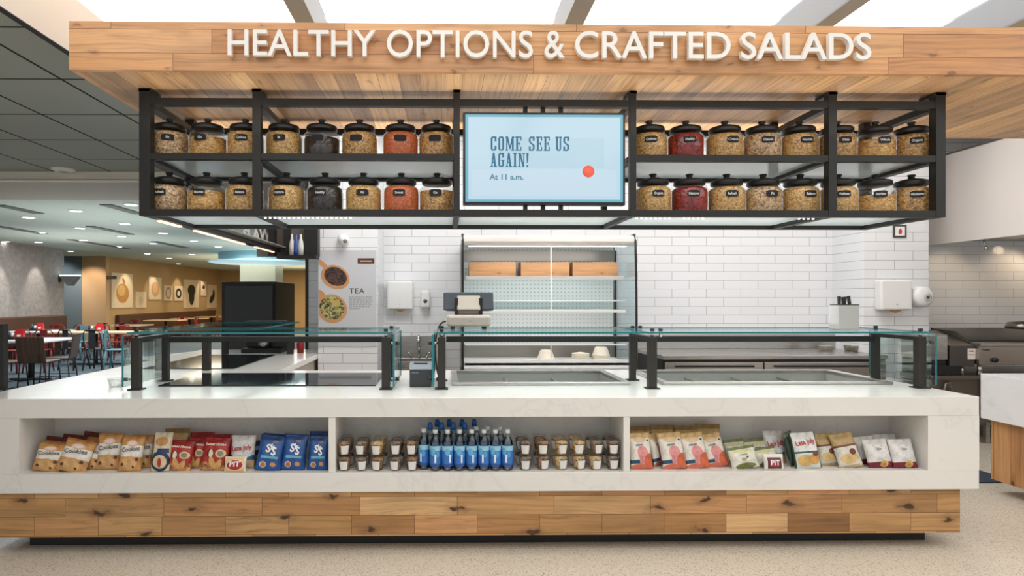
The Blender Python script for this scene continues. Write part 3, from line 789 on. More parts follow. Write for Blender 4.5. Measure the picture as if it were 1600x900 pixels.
for f in mb.bm.faces:
    f.normal_update(); f.material_index = 0 if abs(f.normal.z) > .9 else 1
ch(mb.build('top_pane', [GUARD, GEDGE], rg))
# slim post at the far left edge
lp = empty('guard_post', (X_(4, 3.95), 3.95, HZ), label='slim black post at the far left edge of the counter', cat='post')
MB().box(-.022, .022, -.022, .022, .006, .42).build('post', BLACK, lp, .003); MB().box(-.04, .045, -.035, .035, 0, .008).build('base_plate', BLACK, lp)
# small clear dish
cd = MB().lathe([(0, .004), (.035, .004), (.04, .03), (.05, .055), (.053, .055), (.043, .028), (.038, 0), (0, 0)], 24).build('glass_dish', JARG, None, smooth=True); cd.location = (X_(181, 4.05), 4.05, HZ)
tag(cd, 'small clear glass dish on the counter left of the left guard', 'dish')

# ================================================================== TILL + PRINTER
GZ = 1.2812
Yt = 4.36
tl = empty('cash_register', (X_(731, Yt), Yt-.1, GZ), label='touch screen till seen from behind, standing on the middle glass guard', cat='till')
CHAMP = mat('champagne_plastic', (178, 168, 156), .35, .3)
MB().box(-.155, .155, -.09, .09, .018, .10).build('base', CHAMP, tl, .022, 3)
for x in (-.11, .11):
    for y in (-.06, .06): MB().lathe([(0, 0), (.014, 0), (.014, .019), (0, .019)], 12, (x, y, 0)).build('foot', BLACK, tl)
MB().prism([(-.02, .1), (.05, .1), (.03, .2), (-.05, .2)], 'x', -.075, .075).build('stand', CHAMP, tl, .006)
for sx in (-1, 1): MB().prism([(-.04, .1), (.0, .1), (-.04, .215), (-.075, .215)], 'x', sx*.085-.012, sx*.085+.012).build('bracket', BLACK, tl, .003)
Mt = Matrix.Translation((0, .0, .19)) @ Matrix.Rotation(R(-18), 4, 'X')
MB().box(-.175, .175, -.02, .012, -.07, .065, M=Mt).build('monitor', mat('slate_plastic', (40, 48, 58), .35), tl, .01)
MB().box(-.08, .08, -.05, -.021, -.075, .03, M=Mt).build('rear_cover', CHAMP, tl, .006)
text_mesh('lettering', 'elo', .014, mat('grey_ink', (110, 104, 98), .5), tl, lambda x, y, z: (x+.01, -.0915, .052+y), 0, 0, 1.3)
cb = MB()
pts = []
for k in range(26):
    a = k/25
    P0, P1, P2, P3 = Vector((X_(706, Yt), 4.48, GZ+.03)), Vector((X_(680, Yt), 4.52, GZ+.10)), Vector((X_(676, 4.5), 4.52, 1.15)), Vector((X_(684, 4.5), 4.54, .925))
    pts.append(P0*(1-a)**3+P1*3*a*(1-a)**2+P2*3*a*a*(1-a)+P3*a**3)
o = cb.tube(pts, .006, 8).build('cable', BLACK, None); tag(o, 'black cable looping from the till down to the counter', 'cable')
Yp = 4.0
x0, x1 = X_(640, Yp), X_(674, Yp)
pr = empty('receipt_printer', ((x0+x1)/2, Yp, HZ), label='small dark grey receipt printer on the counter between the left and middle guards', cat='printer')
hw = (x1-x0)/2
MB().box(-hw, hw, 0, .19, 0, .115).build('housing', mat('printer_grey', (56, 59, 62), .4), pr, .006)
MB().prism([(-.001, .115), (.19, .115), (.19, .15), (.05, .15)], 'x', -hw-.004, hw+.004).build('cover', mat('printer_cover', (104, 116, 124), .3), pr, .003)
MB().box(-.045, .045, .045, .065, .149, .153).build('paper_slot', DK, pr)
MB().lathe([(0, -.008), (.008, -.006), (.009, 0)], 12, (hw-.02, -.001, .06), axis='y').build('button', DK, pr)
text_mesh('lettering', 'EPSON', .014, mat('light_ink', (180, 184, 186), .5), pr, lambda x, y, z: (x-.035, -.0012, .09+y), 0, 0, 1)

# knife block on the right guard glass
Yk = 4.1
x0, x1 = X_(1311, Yk), X_(1343, Yk)
kb = empty('knife_block', ((x0+x1)/2, Yk, GZ), label='light grey knife block with black handled knives on the right glass guard', cat='knife block')
hw = (x1-x0)/2
MB().box(-hw, hw, 0, .11, 0, .165).build('block', mat('block_grey', (176, 174, 170), .4), kb, .004)
MB().box(hw+.0005, hw+.003, .04, .065, .01, .14).build('slot', DK, kb)
MB().box(-hw+.004, hw+.002, .004, .106, .165, .172).build('top_plate', DK, kb)
for i, (x, y, h, tl_) in enumerate([(-.05, .03, .055, -.05), (-.03, .06, .055, .0), (-.012, .03, .052, .05), (.004, .07, .05, -.08), (.022, .03, .056, -.15), (.04, .06, .052, -.1)]):
    MB().bar((x, y, .172), (x+tl_*.06, y, .172+h), .012, .02).build('knife_handle', BLACK, kb, .002)

# ================================================================== NICHE GOODS
# ---- snack pouches
def tprof(u, v, T):
    e = (1-abs(u)**3.2); e = max(e, 0)**.62
    if v < .05: k = .0
    elif v > .92: k = .0
    else: k = math.sin(PI*(v-.05)/.87)**.55
    return .0018+T*e*k
def pouch(name, mt, w, h, T, texts=(), seed=0, parts_mat=None):
    nu, nv = 14, 22; mb = MB()
    def wid(v): return (w/2)*(1-.05*math.sin(PI*min(max(v, 0), 1)))
    def P(u, v, s):
        t = tprof(u, v, T)
        wr = .0045*noise.noise(Vector((u*3+seed, v*5, s*2.0+seed)))*1.6
        if v > .9 or v < .07: wr = .0012*math.sin(u*w*900)*0+.001*noise.noise(Vector((u*6, v*9, seed)))
        return Vector((u*wid(v), s*(t+wr*(1-abs(u))), v*h))
    V = {}
    for s in (-1, 1):
        for i in range(nu+1):
            for j in range(nv+1):
                V[s, i, j] = mb.bm.verts.new(P(-1+2*i/nu, j/nv, s))
    for s in (-1, 1):
        for i in range(nu):
            for j in range(nv):
                q = [V[s, i, j], V[s, i+1, j], V[s, i+1, j+1], V[s, i, j+1]]
                mb._f(q if s < 0 else q[::-1], 0, True)
    for j in range(nv):
        mb._f([V[-1, 0, j], V[-1, 0, j+1], V[1, 0, j+1], V[1, 0, j]], 0, True); mb._f([V[-1, nu, j], V[1, nu, j], V[1, nu, j+1], V[-1, nu, j+1]], 0, True)
    for i in range(nu):
        mb._f([V[-1, i, 0], V[1, i, 0], V[1, i+1, 0], V[-1, i+1, 0]], 0); mb._f([V[-1, i, nv], V[-1, i+1, nv], V[1, i+1, nv], V[1, i, nv]], 0)
    o = mb.build(name, mt, None, fix=True)
    for (txt, cx, cy, size, m_, bold, sx, rot) in texts:
        def fn(x, y, z):
            ca, sa = math.cos(R(rot)), math.sin(R(rot)); X, Z = (x*ca-y*sa)+cx*w, (x*sa+y*ca)+cy*h
            u = max(-.98, min(.98, X/(w/2))); return (X, -tprof(u, Z/h, T)-.0045, Z)
        text_mesh('printed_lettering', txt, size, m_, o, fn, 0, bold, sx, 'CENTER', res=2)
    return o
foil = .32
PM = {
 'cookie': design('bag_cookie', (204, 150, 88), [('r', .5, .56, .5, .16, (236, 228, 216)), ('e', .5, .78, .24, .09, (232, 190, 150)), ('e', .5, .785, .19, .06, (240, 216, 206)), ('e', .5, .2, .34, .22, (212, 160, 100)), ('e', .5, .2, .27, .16, (226, 178, 118)), ('e', .8, .33, .07, .05, (96, 48, 28)), ('e', .2, .18, .06, .05, (104, 52, 32)), ('e', .66, .12, .05, .04, (104, 52, 32)), ('r', .5, .965, .5, .04, (178, 118, 62))], foil, fine=5),
 'cookie_dark': design('bag_cookie_dark', (176, 118, 66), [('r', .5, .93, .5, .08, (92, 34, 28)), ('r', .5, .5, .3, .15, (226, 210, 190))], foil, fine=5),
 'flat': design('bag_flat', (214, 200, 172), [('e', .5, .76, .34, .12, (196, 140, 84)), ('e', .5, .26, .49, .26, (34, 52, 86)), ('e', .5, .24, .36, .17, (222, 198, 160)), ('e', .5, .22, .1, .12, (190, 60, 50)), ('r', .62, .52, .3, .06, (40, 60, 100))], foil, fine=6),
 'plain_tan': design('bag_plain_tan', (196, 166, 108), [('r', .5, .93, .5, .06, (150, 120, 72)), ('r', .5, .5, .4, .1, (210, 186, 140))], foil, fine=6),
 'red': design('bag_red', (176, 44, 42), [('r', .5, .88, .5, .12, (150, 34, 34)), ('r', .5, .12, .5, .13, ((220, 160, 96), (120, 60, 30))), ('e', .35, .5, .14, .14, (60, 36, 26)), ('e', .36, .5, .08, .12, (232, 208, 180)), ('e', .72, .5, .2, .12, (224, 196, 150)), ('e', .72, .5, .12, .08, (130, 130, 110)), ('e', .45, .22, .1, .2, (228, 176, 110), 30), ('e', .7, .2, .09, .16, (220, 160, 96), -30)], foil, fine=6),
 'late': design('bag_late', (228, 224, 222), [('r', .5, .3, .5, .09, (54, 116, 150)), ('r', .5, .12, .5, .12, (206, 176, 136)), ('e', .5, .38, .36, .08, (240, 240, 240)), ('r', .5, .96, .5, .04, (214, 208, 204))], foil, fine=6),
 'late_green': design('bag_late_green', (230, 228, 224), [('r', .5, .42, .5, .05, (40, 96, 92)), ('r', .5, .18, .5, .24, (214, 216, 210)), ('e', .4, .22, .3, .16, (222, 180, 108)), ('e', .72, .24, .22, .14, (214, 164, 92)), ('e', .8, .38, .12, .06, (140, 70, 40)), ('r', .02, .5, .04, .5, (60, 84, 70)), ('r', .98, .5, .03, .5, (50, 90, 80))], foil, fine=6),
 'pit': design('bag_pit', (226, 190, 120), [('e', .5, .45, .4, .36, (240, 230, 216)), ('e', .5, .45, .36, .32, (176, 40, 44)), ('r', .5, .96, .5, .06, (220, 210, 196)), ('r', .04, .5, .05, .5, (226, 220, 210)), ('r', .96, .5, .05, .5, (226, 220, 210))], foil),
 'pit_maroon': design('bag_pit_maroon', (228, 222, 212), [('r', .5, .42, .34, .36, (92, 40, 42)), ('r', .5, .4, .24, .2, (170, 60, 70))], foil),
 'navy': design('bag_navy', (24, 44, 84), [('e', .5, .25, .35, .2, ((150, 110, 70), (60, 40, 30))), ('r', .5, .7, .3, .08, (120, 150, 180))], foil, fine=6),
 'blue': design('bag_blue', (30, 84, 152), [('r', .5, .92, .5, .09, (24, 62, 116)), ('r', .93, .45, .08, .5, (26, 66, 124)), ('r', .5, .36, .32, .035, (110, 180, 205)), ('e', .3, .15, .13, .085, (232, 214, 196)), ('e', .3, .15, .10, .065, (196, 124, 68)), ('e', .68, .17, .10, .06, (206, 140, 86)), ('e', .62, .8, .12, .04, (130, 116, 120))], foil, fine=6),
 'pink': design('bag_pink', (232, 224, 212), [('r', .5, .93, .5, .09, (218, 182, 128)), ('e', .5, .8, .3, .08, (226, 198, 156)), ('r', .3, .2, .3, .05, (34, 78, 108)), ('e', .56, .45, .24, .18, (228, 150, 148)), ('e', .56, .24, .16, .22, (226, 146, 144)), ('e', .86, .16, .26, .26, (212, 104, 66)), ('e', .35, .04, .35, .1, (222, 120, 96)), ('e', .85, .78, .05, .03, (40, 60, 50))], foil, fine=5),
 'sea': design('bag_seaweed', (226, 224, 208), [('r', .5, .94, .5, .06, (120, 130, 84)), ('e', .5, .78, .4, .07, (216, 208, 150)), ('e', .5, .12, .36, .14, (120, 124, 66)), ('e', .46, .42, .09, .07, (170, 160, 120)), ('e', .6, .5, .05, .05, (96, 104, 60))], foil, fine=5),
 'green': design('bag_green', (52, 74, 62), [('r', .5, .93, .5, .05, (130, 140, 120)), ('e', .5, .45, .3, .2, ((120, 84, 56), (40, 60, 52)))], foil, fine=6),
 'cracker': design('bag_cracker', (222, 216, 206), [('r', .5, .84, .5, .18, (186, 156, 104)), ('r', .5, .63, .5, .03, (120, 70, 44)), ('e', .5, .27, .38, .15, (222, 190, 130)), ('e', .68, .44, .14, .09, (116, 60, 44)), ('r', .5, .03, .5, .05, (196, 172, 130))], foil, fine=5),
 'maroon': design('bag_white_maroon', (226, 222, 218), [('r', .5, .09, .5, .11, (122, 26, 42)), ('e', .62, .13, .16, .12, (216, 176, 96)), ('e', .62, .11, .08, .06, (186, 140, 66)), ('e', .5, .76, .2, .07, (204, 200, 198)), ('e', .5, .76, .15, .045, (226, 222, 218))], foil, fine=4),
}
INKD = mat('print_grey', (96, 96, 100), .5); INKW = mat('print_white', (240, 240, 240), .5); INKR = mat('print_red', (186, 46, 40), .5); INKC = mat('print_cream', (238, 214, 190), .5); INKN = mat('print_navy', (40, 60, 90), .5)
TX = {
 'cookie': [('Cookies', 0, .56, .034, INKD, .0006, 1.1, 6)],
 'red': [('Sweet Home', 0, .74, .024, INKC, .0008, 1.0, 0)],
 'late': [('Late July', 0, .54, .042, INKR, .0009, .9, 6)],
 'late_green': [('Late July', .0, .66, .040, INKR, .0009, .9, 6)],
 'pit': [('PIT', 0, .36, .046, INKW, .0016, 1, 0)],
 'pit_maroon': [('PIT', 0, .3, .044, INKW, .0012, 1, 0)],
 'blue': [('S', -.08, .5, .062, INKW, .002, 1.1, 0), ('k', .06, .58, .044, INKW, .002, 1.0, 0), ('S', .13, .43, .062, INKW, .002, 1.1, 0)],
 'pink': [('popcorn', -.05, .64, .016, INKN, .0004, 1, 0)],
 'maroon': [('chips', 0, .62, .018, INKD, .0004, 1, 0)],
 'sea': [('sea salt', 0, .62, .014, INKD, .0004, 1, 0)],
}
BW, BH = .165, .20
proto = {}
def bag(kind, x0, x1, ytop, Y, label, tilt=16, rz=0, roll=0, group=None, T=.024):
    s = F/Y; ybot = PY+(CAMH-NZ0)*s
    wd = (x1-x0)/s; ht = (ybot-ytop)/s/math.cos(R(tilt))
    if kind not in proto:
        small = kind in ('pit', 'pit_maroon')
        proto[kind] = pouch('snack_bag', PM[kind], .13 if small else BW, .10 if small else BH, .016 if small else T, TX.get(kind, ()), seed=len(proto)*1.7)
        proto[kind]['category'] = 'snack bag'; o = proto[kind]; o['base'] = 1
    else: o = dup(proto[kind])
    small = kind in ('pit', 'pit_maroon')
    o.location = (X_((x0+x1)/2, Y)-.5*ht*math.sin(R(roll))*0, Y, NZ0+.002)
    o.rotation_euler = Euler((R(-tilt), R(roll), R(rz)), 'XYZ')
    o.scale = (wd/(.13 if small else BW), 1.0, ht/(.10 if small else BH))
    tag(o, label, 'snack bag', group)
    if 'base' in o: del o['base']
    return o
G = {}
ck = 'cookie bags in the left bay'
bag('cookie', 49, 93, 693, 3.615, 'gold cookie bag at the far left of the niche, front row', 20, 0, 6, ck)
bag('cookie', 85, 132, 689, 3.60, 'gold cookie bag leaning right, second from the left end of the niche', 22, 0, 12, ck)
bag('cookie', 122, 156, 690, 3.655, 'gold cookie bag partly hidden behind the second one, leaning right', 18, -8, 10, ck)
bag('cookie_dark', 60, 98, 684, 3.70, 'brown topped cookie bag in the back row at the far left', 18, 0, 6, ck)
bag('cookie_dark', 86, 126, 681, 3.725, 'maroon topped cookie bag in the back row, second from left', 18, 0, 6, ck)
bag('cookie_dark', 118, 158, 677, 3.75, 'maroon topped cookie bag in the back row, third from left', 16, 0, 8, ck)
bag('cookie', 150, 188, 678, 3.65, 'upright gold cookie bag standing apart in the left bay', 12, 4, 0, ck)
bag('cookie', 184, 219, 683, 3.61, 'gold cookie bag right of the upright one, front row', 16, 5, 3, ck)
bag('cookie', 203, 235, 681, 3.68, 'gold cookie bag tucked behind another beside the blue circle bag', 14, 12, 3, ck)
bag('flat', 235, 264, 678, 3.60, 'beige bag with a navy circle left of the red bags', 16)
bag('plain_tan', 254, 292, 671, 3.76, 'tan snack bag standing behind the red bags', 12)
rd = 'red snack bags'
bag('red', 256, 297, 690, 3.62, 'red snack bag beside the navy circle bag, front row', 18, 0, 4, rd)
bag('red', 287, 318, 686, 3.67, 'red snack bag half hidden between the two front red bags', 16, 0, 3, rd)
bag('red', 313, 354, 686, 3.62, 'rightmost red snack bag, front row', 18, 0, 2, rd)
bag('red', 294, 331, 677, 3.75, 'red snack bag in the back row, left one', 14, 0, 0, rd)
bag('red', 326, 360, 680, 3.75, 'red snack bag in the back row, right one', 14, 0, 0, rd)
bag('late', 358, 397, 682, 3.67, 'white snack bag with red script between red and blue bags', 14, 0, 0)
bag('pit', 350, 384, 714, 3.585, 'small yellow pack with a round red PIT mark in front of the white bag', 14)
bag('navy', 382, 408, 690, 3.72, 'dark navy bag behind the first blue bag', 12, 30, 4)
bl = 'blue snack bags'
bag('blue', 397, 438, 683, 3.61, 'bright blue snack bag leaning right, leftmost of the blue ones', 20, 0, 7, bl)
bag('blue', 404, 444, 680, 3.71, 'blue snack bag behind the leftmost blue one', 16, 0, 5, bl)
bag('blue', 438, 476, 681, 3.62, 'bright blue snack bag in the middle of the blue ones', 16, 0, 4, bl)
bag('blue', 480, 512, 683, 3.62, 'bright blue snack bag against the left divider, front one', 14, 0, 1, bl)
bag('blue', 482, 511, 676, 3.72, 'blue snack bag behind the one at the left divider', 12, 0, 0, bl)
pk = 'pink and orange snack bags'
bag('pink', 986, 1021, 681, 3.61, 'cream snack bag with pink figure, against the right divider', 16, 0, -2, pk)
bag('pink', 1016, 1046, 680, 3.69, 'cream and pink snack bag turned sideways behind the front ones', 14, 40, -2, pk)
bag('pink', 1036, 1074, 681, 3.61, 'cream snack bag with pink figure, second in the front row', 18, 0, -5, pk)
bag('pink', 1072, 1110, 681, 3.62, 'cream snack bag with pink figure, third in the front row', 18, 0, -7, pk)
bag('pink', 1104, 1140, 682, 3.65, 'cream snack bag with pink figure, rightmost and leaning left', 18, 0, -10, pk)
tn = 'tan topped bags in the back row'
for i, (a, b, y, nm) in enumerate([(986, 1020, 669, 'first'), (1018, 1056, 667, 'second'), (1056, 1094, 668, 'third'), (1090, 1129, 666, 'fourth')]):
    bag('plain_tan', a, b, y, 3.765, 'tan topped snack bag behind the pink ones, %s from the divider' % nm, 10, 0, 0, tn)
sg = 'pale green and white low bags'
bag('sea', 1144, 1188, 702, 3.61, 'low pale green and white bag right of the pink bags', 18, 0, -9, sg)
bag('sea', 1180, 1218, 703, 3.65, 'low pale green and white bag behind the maroon marked pack', 16, 0, -8, sg)
bag('sea', 1134, 1168, 690, 3.74, 'pale green bag in the back row, left one', 12, 0, -5, sg)
bag('sea', 1166, 1206, 689, 3.74, 'pale green bag in the back row, right one', 12, 0, -5, sg)
bag('pit_maroon', 1194, 1226, 713, 3.585, 'small white pack with a maroon PIT mark in the right bay', 14)
bag('late', 1196, 1229, 677, 3.73, 'white snack bag with red script and blue band in the right bay', 12)
bag('green', 1228, 1256, 678, 3.69, 'dark green snack bag turned sideways in the right bay', 12, 40, -3)
bag('late_green', 1243, 1285, 681, 3.61, 'white snack bag with red script and crackers beside the green one', 16, 0, -4)
cr = 'tan and white cracker bags'
bag('cracker', 1280, 1312, 682, 3.67, 'tan and white cracker bag, left of the pair', 14, 0, -6, cr)
bag('cracker', 1312, 1350, 682, 3.62, 'tan and white cracker bag, right of the pair and leaning left', 18, 0, -10, cr)
wm = 'white bags with maroon bottoms'
bag('maroon', 1357, 1397, 692, 3.62, 'white bag with maroon bottom, left one of the front pair', 18, 0, -4, wm)
bag('maroon', 1396, 1435, 692, 3.61, 'white bag with maroon bottom, rightmost in the niche', 18, 0, -2, wm)
bag('maroon', 1342, 1376, 687, 3.70, 'white bag with maroon bottom, leaning behind the front pair', 16, 0, -6, wm)
bag('maroon', 1368, 1408, 683, 3.755, 'white bag with maroon bottom in the back row at the right', 12, 6, 0, wm)

# ---- snack cups, stacked two high
CUPG = glass('cup_plastic', (246, 248, 248), .05, .3)
CONT = {'nut': grain('cup_nuts', (170, 120, 76), (110, 76, 52), (66, 46, 36), 110), 'pale': grain('cup_granola', (224, 186, 128), (196, 146, 90), (130, 84, 50), 100), 'mix': grain('cup_mix', (150, 120, 96), (96, 78, 66), (58, 46, 42), 120)}
def make_cup(k):
    r = empty('snack_cup')
    MB().lathe([(0, .001), (.030, .001), (.031, .004), (.0425, .070), (.045, .072), (.045, .076)], 24).build('cup', CUPG, r)
    MB().lathe([(.0455, .0745), (.0458, .080), (.042, .083), (.038, .089), (.0, .0905)], 24).build('lid', CUPG, r)
    MB().lathe([(0, .003), (.028, .003), (.0385, .066), (.03, .074), (0, .078)], 20).build('contents', CONT[k], r)
    mb = MB()
    n = 8
    for j in range(n):
        for (za, zb2) in ((.008, .060),):
            q = []
            for jj, zz in ((j, za), (j+1, za), (j+1, zb2), (j, zb2)):
                rr = .031+(.0425-.031)*(zz-.004)/.066+.0012; wv = .020+.006*(zz/.06)
                a = -PI/2+(-wv+2*wv*jj/n)/rr; q.append(mb.bm.verts.new((rr*math.cos(a), rr*math.sin(a), zz)))
            mb._f(q, 0, True)
    lb = mb.build('label', mat('cup_label', (232, 230, 226), .5), r, fix=False); lb['label'] = 'white paper label'
    mb = MB()
    for j in range(n):
        q = []
        for jj, zz in ((j, .060), (j+1, .060), (j+1, .064), (j, .064)):
            rr = .0425+.0006; wv = .026; a = -PI/2+(-wv+2*wv*jj/n)/rr; q.append(mb.bm.verts.new((rr*math.cos(a), rr*math.sin(a), zz)))
        mb._f(q, 0, True)
    mb.build('tear_strip', DK, r, fix=False)
    return r
cp = {k: None for k in CONT}
def cup(k, px, lev, Y, label, grp, rz):
    if cp[k] is None: cp[k] = make_cup(k); o = cp[k]
    else: o = dup(cp[k])
    o.location = (X_(px, Y), Y, NZ0+.0005+lev*.0915); o.rotation_euler = (0, 0, rz); tag(o, label, 'cup', grp)
for side, pxs in (('left', [538, 564, 590, 617, 643]), ('right', [821, 849, 877, 904, 931, 957])):
    for Y, rw in ((3.625, 'front'), (3.735, 'back')):
        for lev in (0, 1):
            for i, px in enumerate(pxs):
                k = {'left': ['nut', 'mix', 'pale', 'mix', 'nut'], 'right': ['mix', 'nut', 'pale', 'pale', 'mix', 'mix']}[side][i]
                if lev == 0 and i in (2, 4): k = 'nut' if side == 'left' else 'pale'
                jx = random.uniform(-1.2, 1.2); rz = random.choice([0, .1, -.2, .3, -.1]) if rw == 'front' else random.uniform(-1, 1)
                ppx = px+jx if rw == 'front' else px-6 if px > 700 else px+5
                cup(k, ppx, lev, Y+random.uniform(-.004, .004) , 'snack cup in the %s row, %s tier, %s from left, %s of the bottles' % (rw, ['bottom', 'top'][lev], ordn[i], side), 'snack cups %s of the bottles' % side, rz)

# ---- water bottles
PET = glass('bottle_plastic', (246, 251, 254), .05, .3)
WATER = bpy.data.materials.new('bottled_water'); WATER.use_nodes = True
t = NT(WATER); t.n.clear(); oo = t.new('ShaderNodeOutputMaterial'); a1 = t.new('ShaderNodeBsdfTransparent'); a1.inputs[0].default_value = lin((226, 240, 250)); a2 = t.new('ShaderNodeBsdfGlossy'); a2.inputs['Roughness'].default_value = .06
lw = t.new('ShaderNodeLayerWeight'); lw.inputs[0].default_value = .4; mx = t.new('ShaderNodeMixShader'); t.l.new(lw.outputs['Fresnel'], mx.inputs[0]); t.l.new(a1.outputs[0], mx.inputs[1]); t.l.new(a2.outputs[0], mx.inputs[2]); t.l.new(mx.outputs[0], oo.inputs[0])
BLAB = design('bottle_label', (52, 116, 190), [('r', .5, .90, .5, .13, (150, 200, 226)), ('e', .3, .72, .2, .18, (104, 176, 216)), ('e', .7, .6, .16, .16, (84, 156, 206)), ('r', .5, .06, .5, .08, (40, 84, 158))], .3)
def make_bottle(cap):
    r = empty('water_bottle')
    MB().lathe([(0, .002), (.020, .001), (.030, .003), (.0335, .012), (.032, .03), (.0335, .045), (.0335, .12), (.032, .135), (.0335, .148), (.031, .17), (.022, .195), (.0135, .212), (.0125, .226)], 24).build('bottle_body', PET, r)
    MB().lathe([(0, .004), (.028, .005), (.0315, .013), (.030, .03), (.0315, .045), (.0315, .148), (.029, .17), (.02, .194), (0, .196)], 20).build('water', WATER, r)
    lb = MB().lathe([(.0325, .026), (.0343, .042), (.0345, .052), (.0345, .140), (.0343, .148)], 28).build('label', BLAB, r); lb['label'] = 'blue wrap label'
    def fn(x, y, z):
        rr = .0352; a = -PI/2+(-y+.006)/rr; return (rr*math.cos(a), rr*math.sin(a), .088+x)
    text_mesh('lettering', 'WATER', .018, mat('bottle_print', (235, 242, 248), .4), lb, fn, 0, .0012, 1.0, 'CENTER', res=2) if False else None
    mb = MB()
    for j in range(3):
        q = []
        for jj, zz in ((j, .050), (j+1, .050), (j+1, .098), (j, .098)):
            a = -PI/2+(-.005+.010*jj/3)/.0346; q.append(mb.bm.verts.new((.0352*math.cos(a), .0352*math.sin(a), zz)))
        mb._f(q, 0, True)
    mb.build('upright_mark', mat('bottle_print', (235, 242, 248), .4), lb, fix=False)
    if cap == 'blue': MB().lathe([(0.0135, .222), (.0165, .224), (.0165, .244), (.0125, .262), (.009, .266), (0, .267)], 18).build('cap', mat('cap_blue', (30, 96, 170), .35), r)
    else: MB().lathe([(0.0135, .218), (.0150, .220), (.0150, .238), (.013, .240), (0, .240)], 18).build('cap', mat('cap_white', (206, 214, 218), .35), r)
    return r
bt = {'blue': make_bottle('blue'), 'white': make_bottle('white')}
used = {'blue': 0, 'white': 0}
def bottle(cap, px, Y, label):
    o = bt[cap] if not used[cap] else dup(bt[cap]); used[cap] = 1
    o.location = (X_(px, Y), Y, NZ0+.0005); o.rotation_euler = (0, 0, random.uniform(-.5, .5)); tag(o, label, 'bottle', 'water bottles in the middle bay')
fx = [662, 680, 699, 718, 737, 756, 774, 793]
for i, px in enumerate(fx): bottle('white', px, 3.615+(.03 if i in (0, ) else 0), 'clear water bottle with pale cap, %s from the left in the front row' % ordn[i])
for i, px in enumerate([672, 690, 708, 726, 744, 762, 781]): bottle('blue' if i < 4 else 'white', px-0, 3.70, 'water bottle with %s cap, %s from the left in the second row' % ('blue' if i < 4 else 'pale', ordn[i]))
for i, px in enumerate([683, 702, 722, 741]): bottle('blue', px, 3.79, 'water bottle with blue cap, %s from the left in the rear row' % ordn[i])

# ================================================================== BACK WALL FITTINGS
# tea poster
TY = 6.42
px0, px1 = X_(498, TY), X_(588.5, TY); pz0, pz1 = at(540, 541, TY).z, at(540, 391, TY).z
po = empty('tea_poster', ((px0+px1)/2, TY, pz0), label='pale grey tea poster with two wooden spoons of tea leaves on the left pillar', cat='poster')
def pxp(p): return X_(p, TY)
def pzp(p): return at(540, p, TY).z
sh = 9.0
ch(MB().box(px0, px1, TY-.008, TY-.001, pz0, pz1).build('board', mat('poster_grey', (204, 206, 210), .4), po))
def disc(nm, cx, cy, rx, ry, ang, m, d, n=36):
    mb = MB(); c = (pxp(cx), pzp(cy)); k = (pxp(540)-pxp(440))/100; poly = []
    for i in range(n):
        a = 2*PI*i/n; x, y = rx*math.cos(a), ry*math.sin(a); ca, sa = math.cos(R(ang)), math.sin(R(ang))
        poly.append((max(px0+.001, c[0]+(x*ca-y*sa)*k), c[1]+(x*sa+y*ca)*k))
    mb.prism(poly, 'y', TY-.0085-d*.0008, TY-.0081); o = ch(mb.build(nm, m, po)); return o
SPW = mat('spoon_wood', (206, 150, 100), .5); LEAF = grain('dark_tea', (84, 60, 52), (46, 32, 30), (22, 16, 16), 60); LEAF2 = grain('green_tea', (176, 166, 106), (90, 84, 56), (36, 38, 30), 60)
disc('spoon_handle', 503, 412, 13, 4, -38, SPW, 1); disc('spoon_bowl', 524, 433, 23, 18, -25, SPW, 2); disc('tea_leaves', 524.5, 432, 18.5, 14, -25, LEAF, 3)
disc('spoon_handle', 500, 462, 10, 8, -50, SPW, 1); disc('spoon_bowl', 519, 482, 24, 22, -30, SPW, 2); disc('tea_leaves', 519, 481, 20, 18, -30, LEAF2, 3)
disc('tea_leaf', 524, 473, 9, 4, -25, mat('leaf_tan', (196, 170, 90), .6), 4)
o = text_mesh('lettering', 'TEA', .078, mat('poster_ink', (84, 84, 86), .5), po, lambda x, y, z: (pxp(546)+x, TY-.0095, pzp(458.5)+y), 0, .001, 1.05, 'LEFT', 1.15); ch(o)
mb = MB()
for i, y in enumerate([463.5, 466.5, 469.5, 472.5, 475.5, 478.5, 481.5]):
    x = 546; lim = [582, 581, 582, 580, 582, 578, 562][i]
    while x < lim:
        w = random.uniform(1.8, 5); mb.box(pxp(x), pxp(min(x+w, lim)), TY-.0090, TY-.0081, pzp(y+1.3), pzp(y)); x += w+1.0
ch(mb.build('small_print', mat('small_print', (150, 152, 156), .5), po))
ch(MB().box(pxp(559), pxp(585), TY-.010, TY-.0081, pzp(412), pzp(403.5)).build('brown_tag', mat('brown_tag', (88, 52, 34), .5), po))
ch(MB().box(pxp(563), pxp(581), TY-.011, TY-.0101, pzp(409), pzp(407)).build('tag_line', mat('tag_line', (206, 186, 160), .5), po))
ch(MB().box(pxp(499), pxp(580), TY-.010, TY-.0081, pzp(515), pzp(512.5)).build('dark_band', mat('dark_band', (90, 82, 76), .5), po))
# round detector above
sd = empty('wall_camera', (X_(537, TY), TY, at(537, 375, TY).z), label='small white round camera above the tea poster', cat='camera')
MB().lathe([(0, -.10), (.03, -.095), (.055, -.07), (.062, -.03), (.06, 0)], 24, axis='y').build('dome', WHITE, sd); MB().lathe([(0, -.112), (.018, -.108), (.022, -.09)], 16, (.03, 0, -.02), axis='y').build('lens', mat('lens_grey', (120, 120, 120), .2), sd)
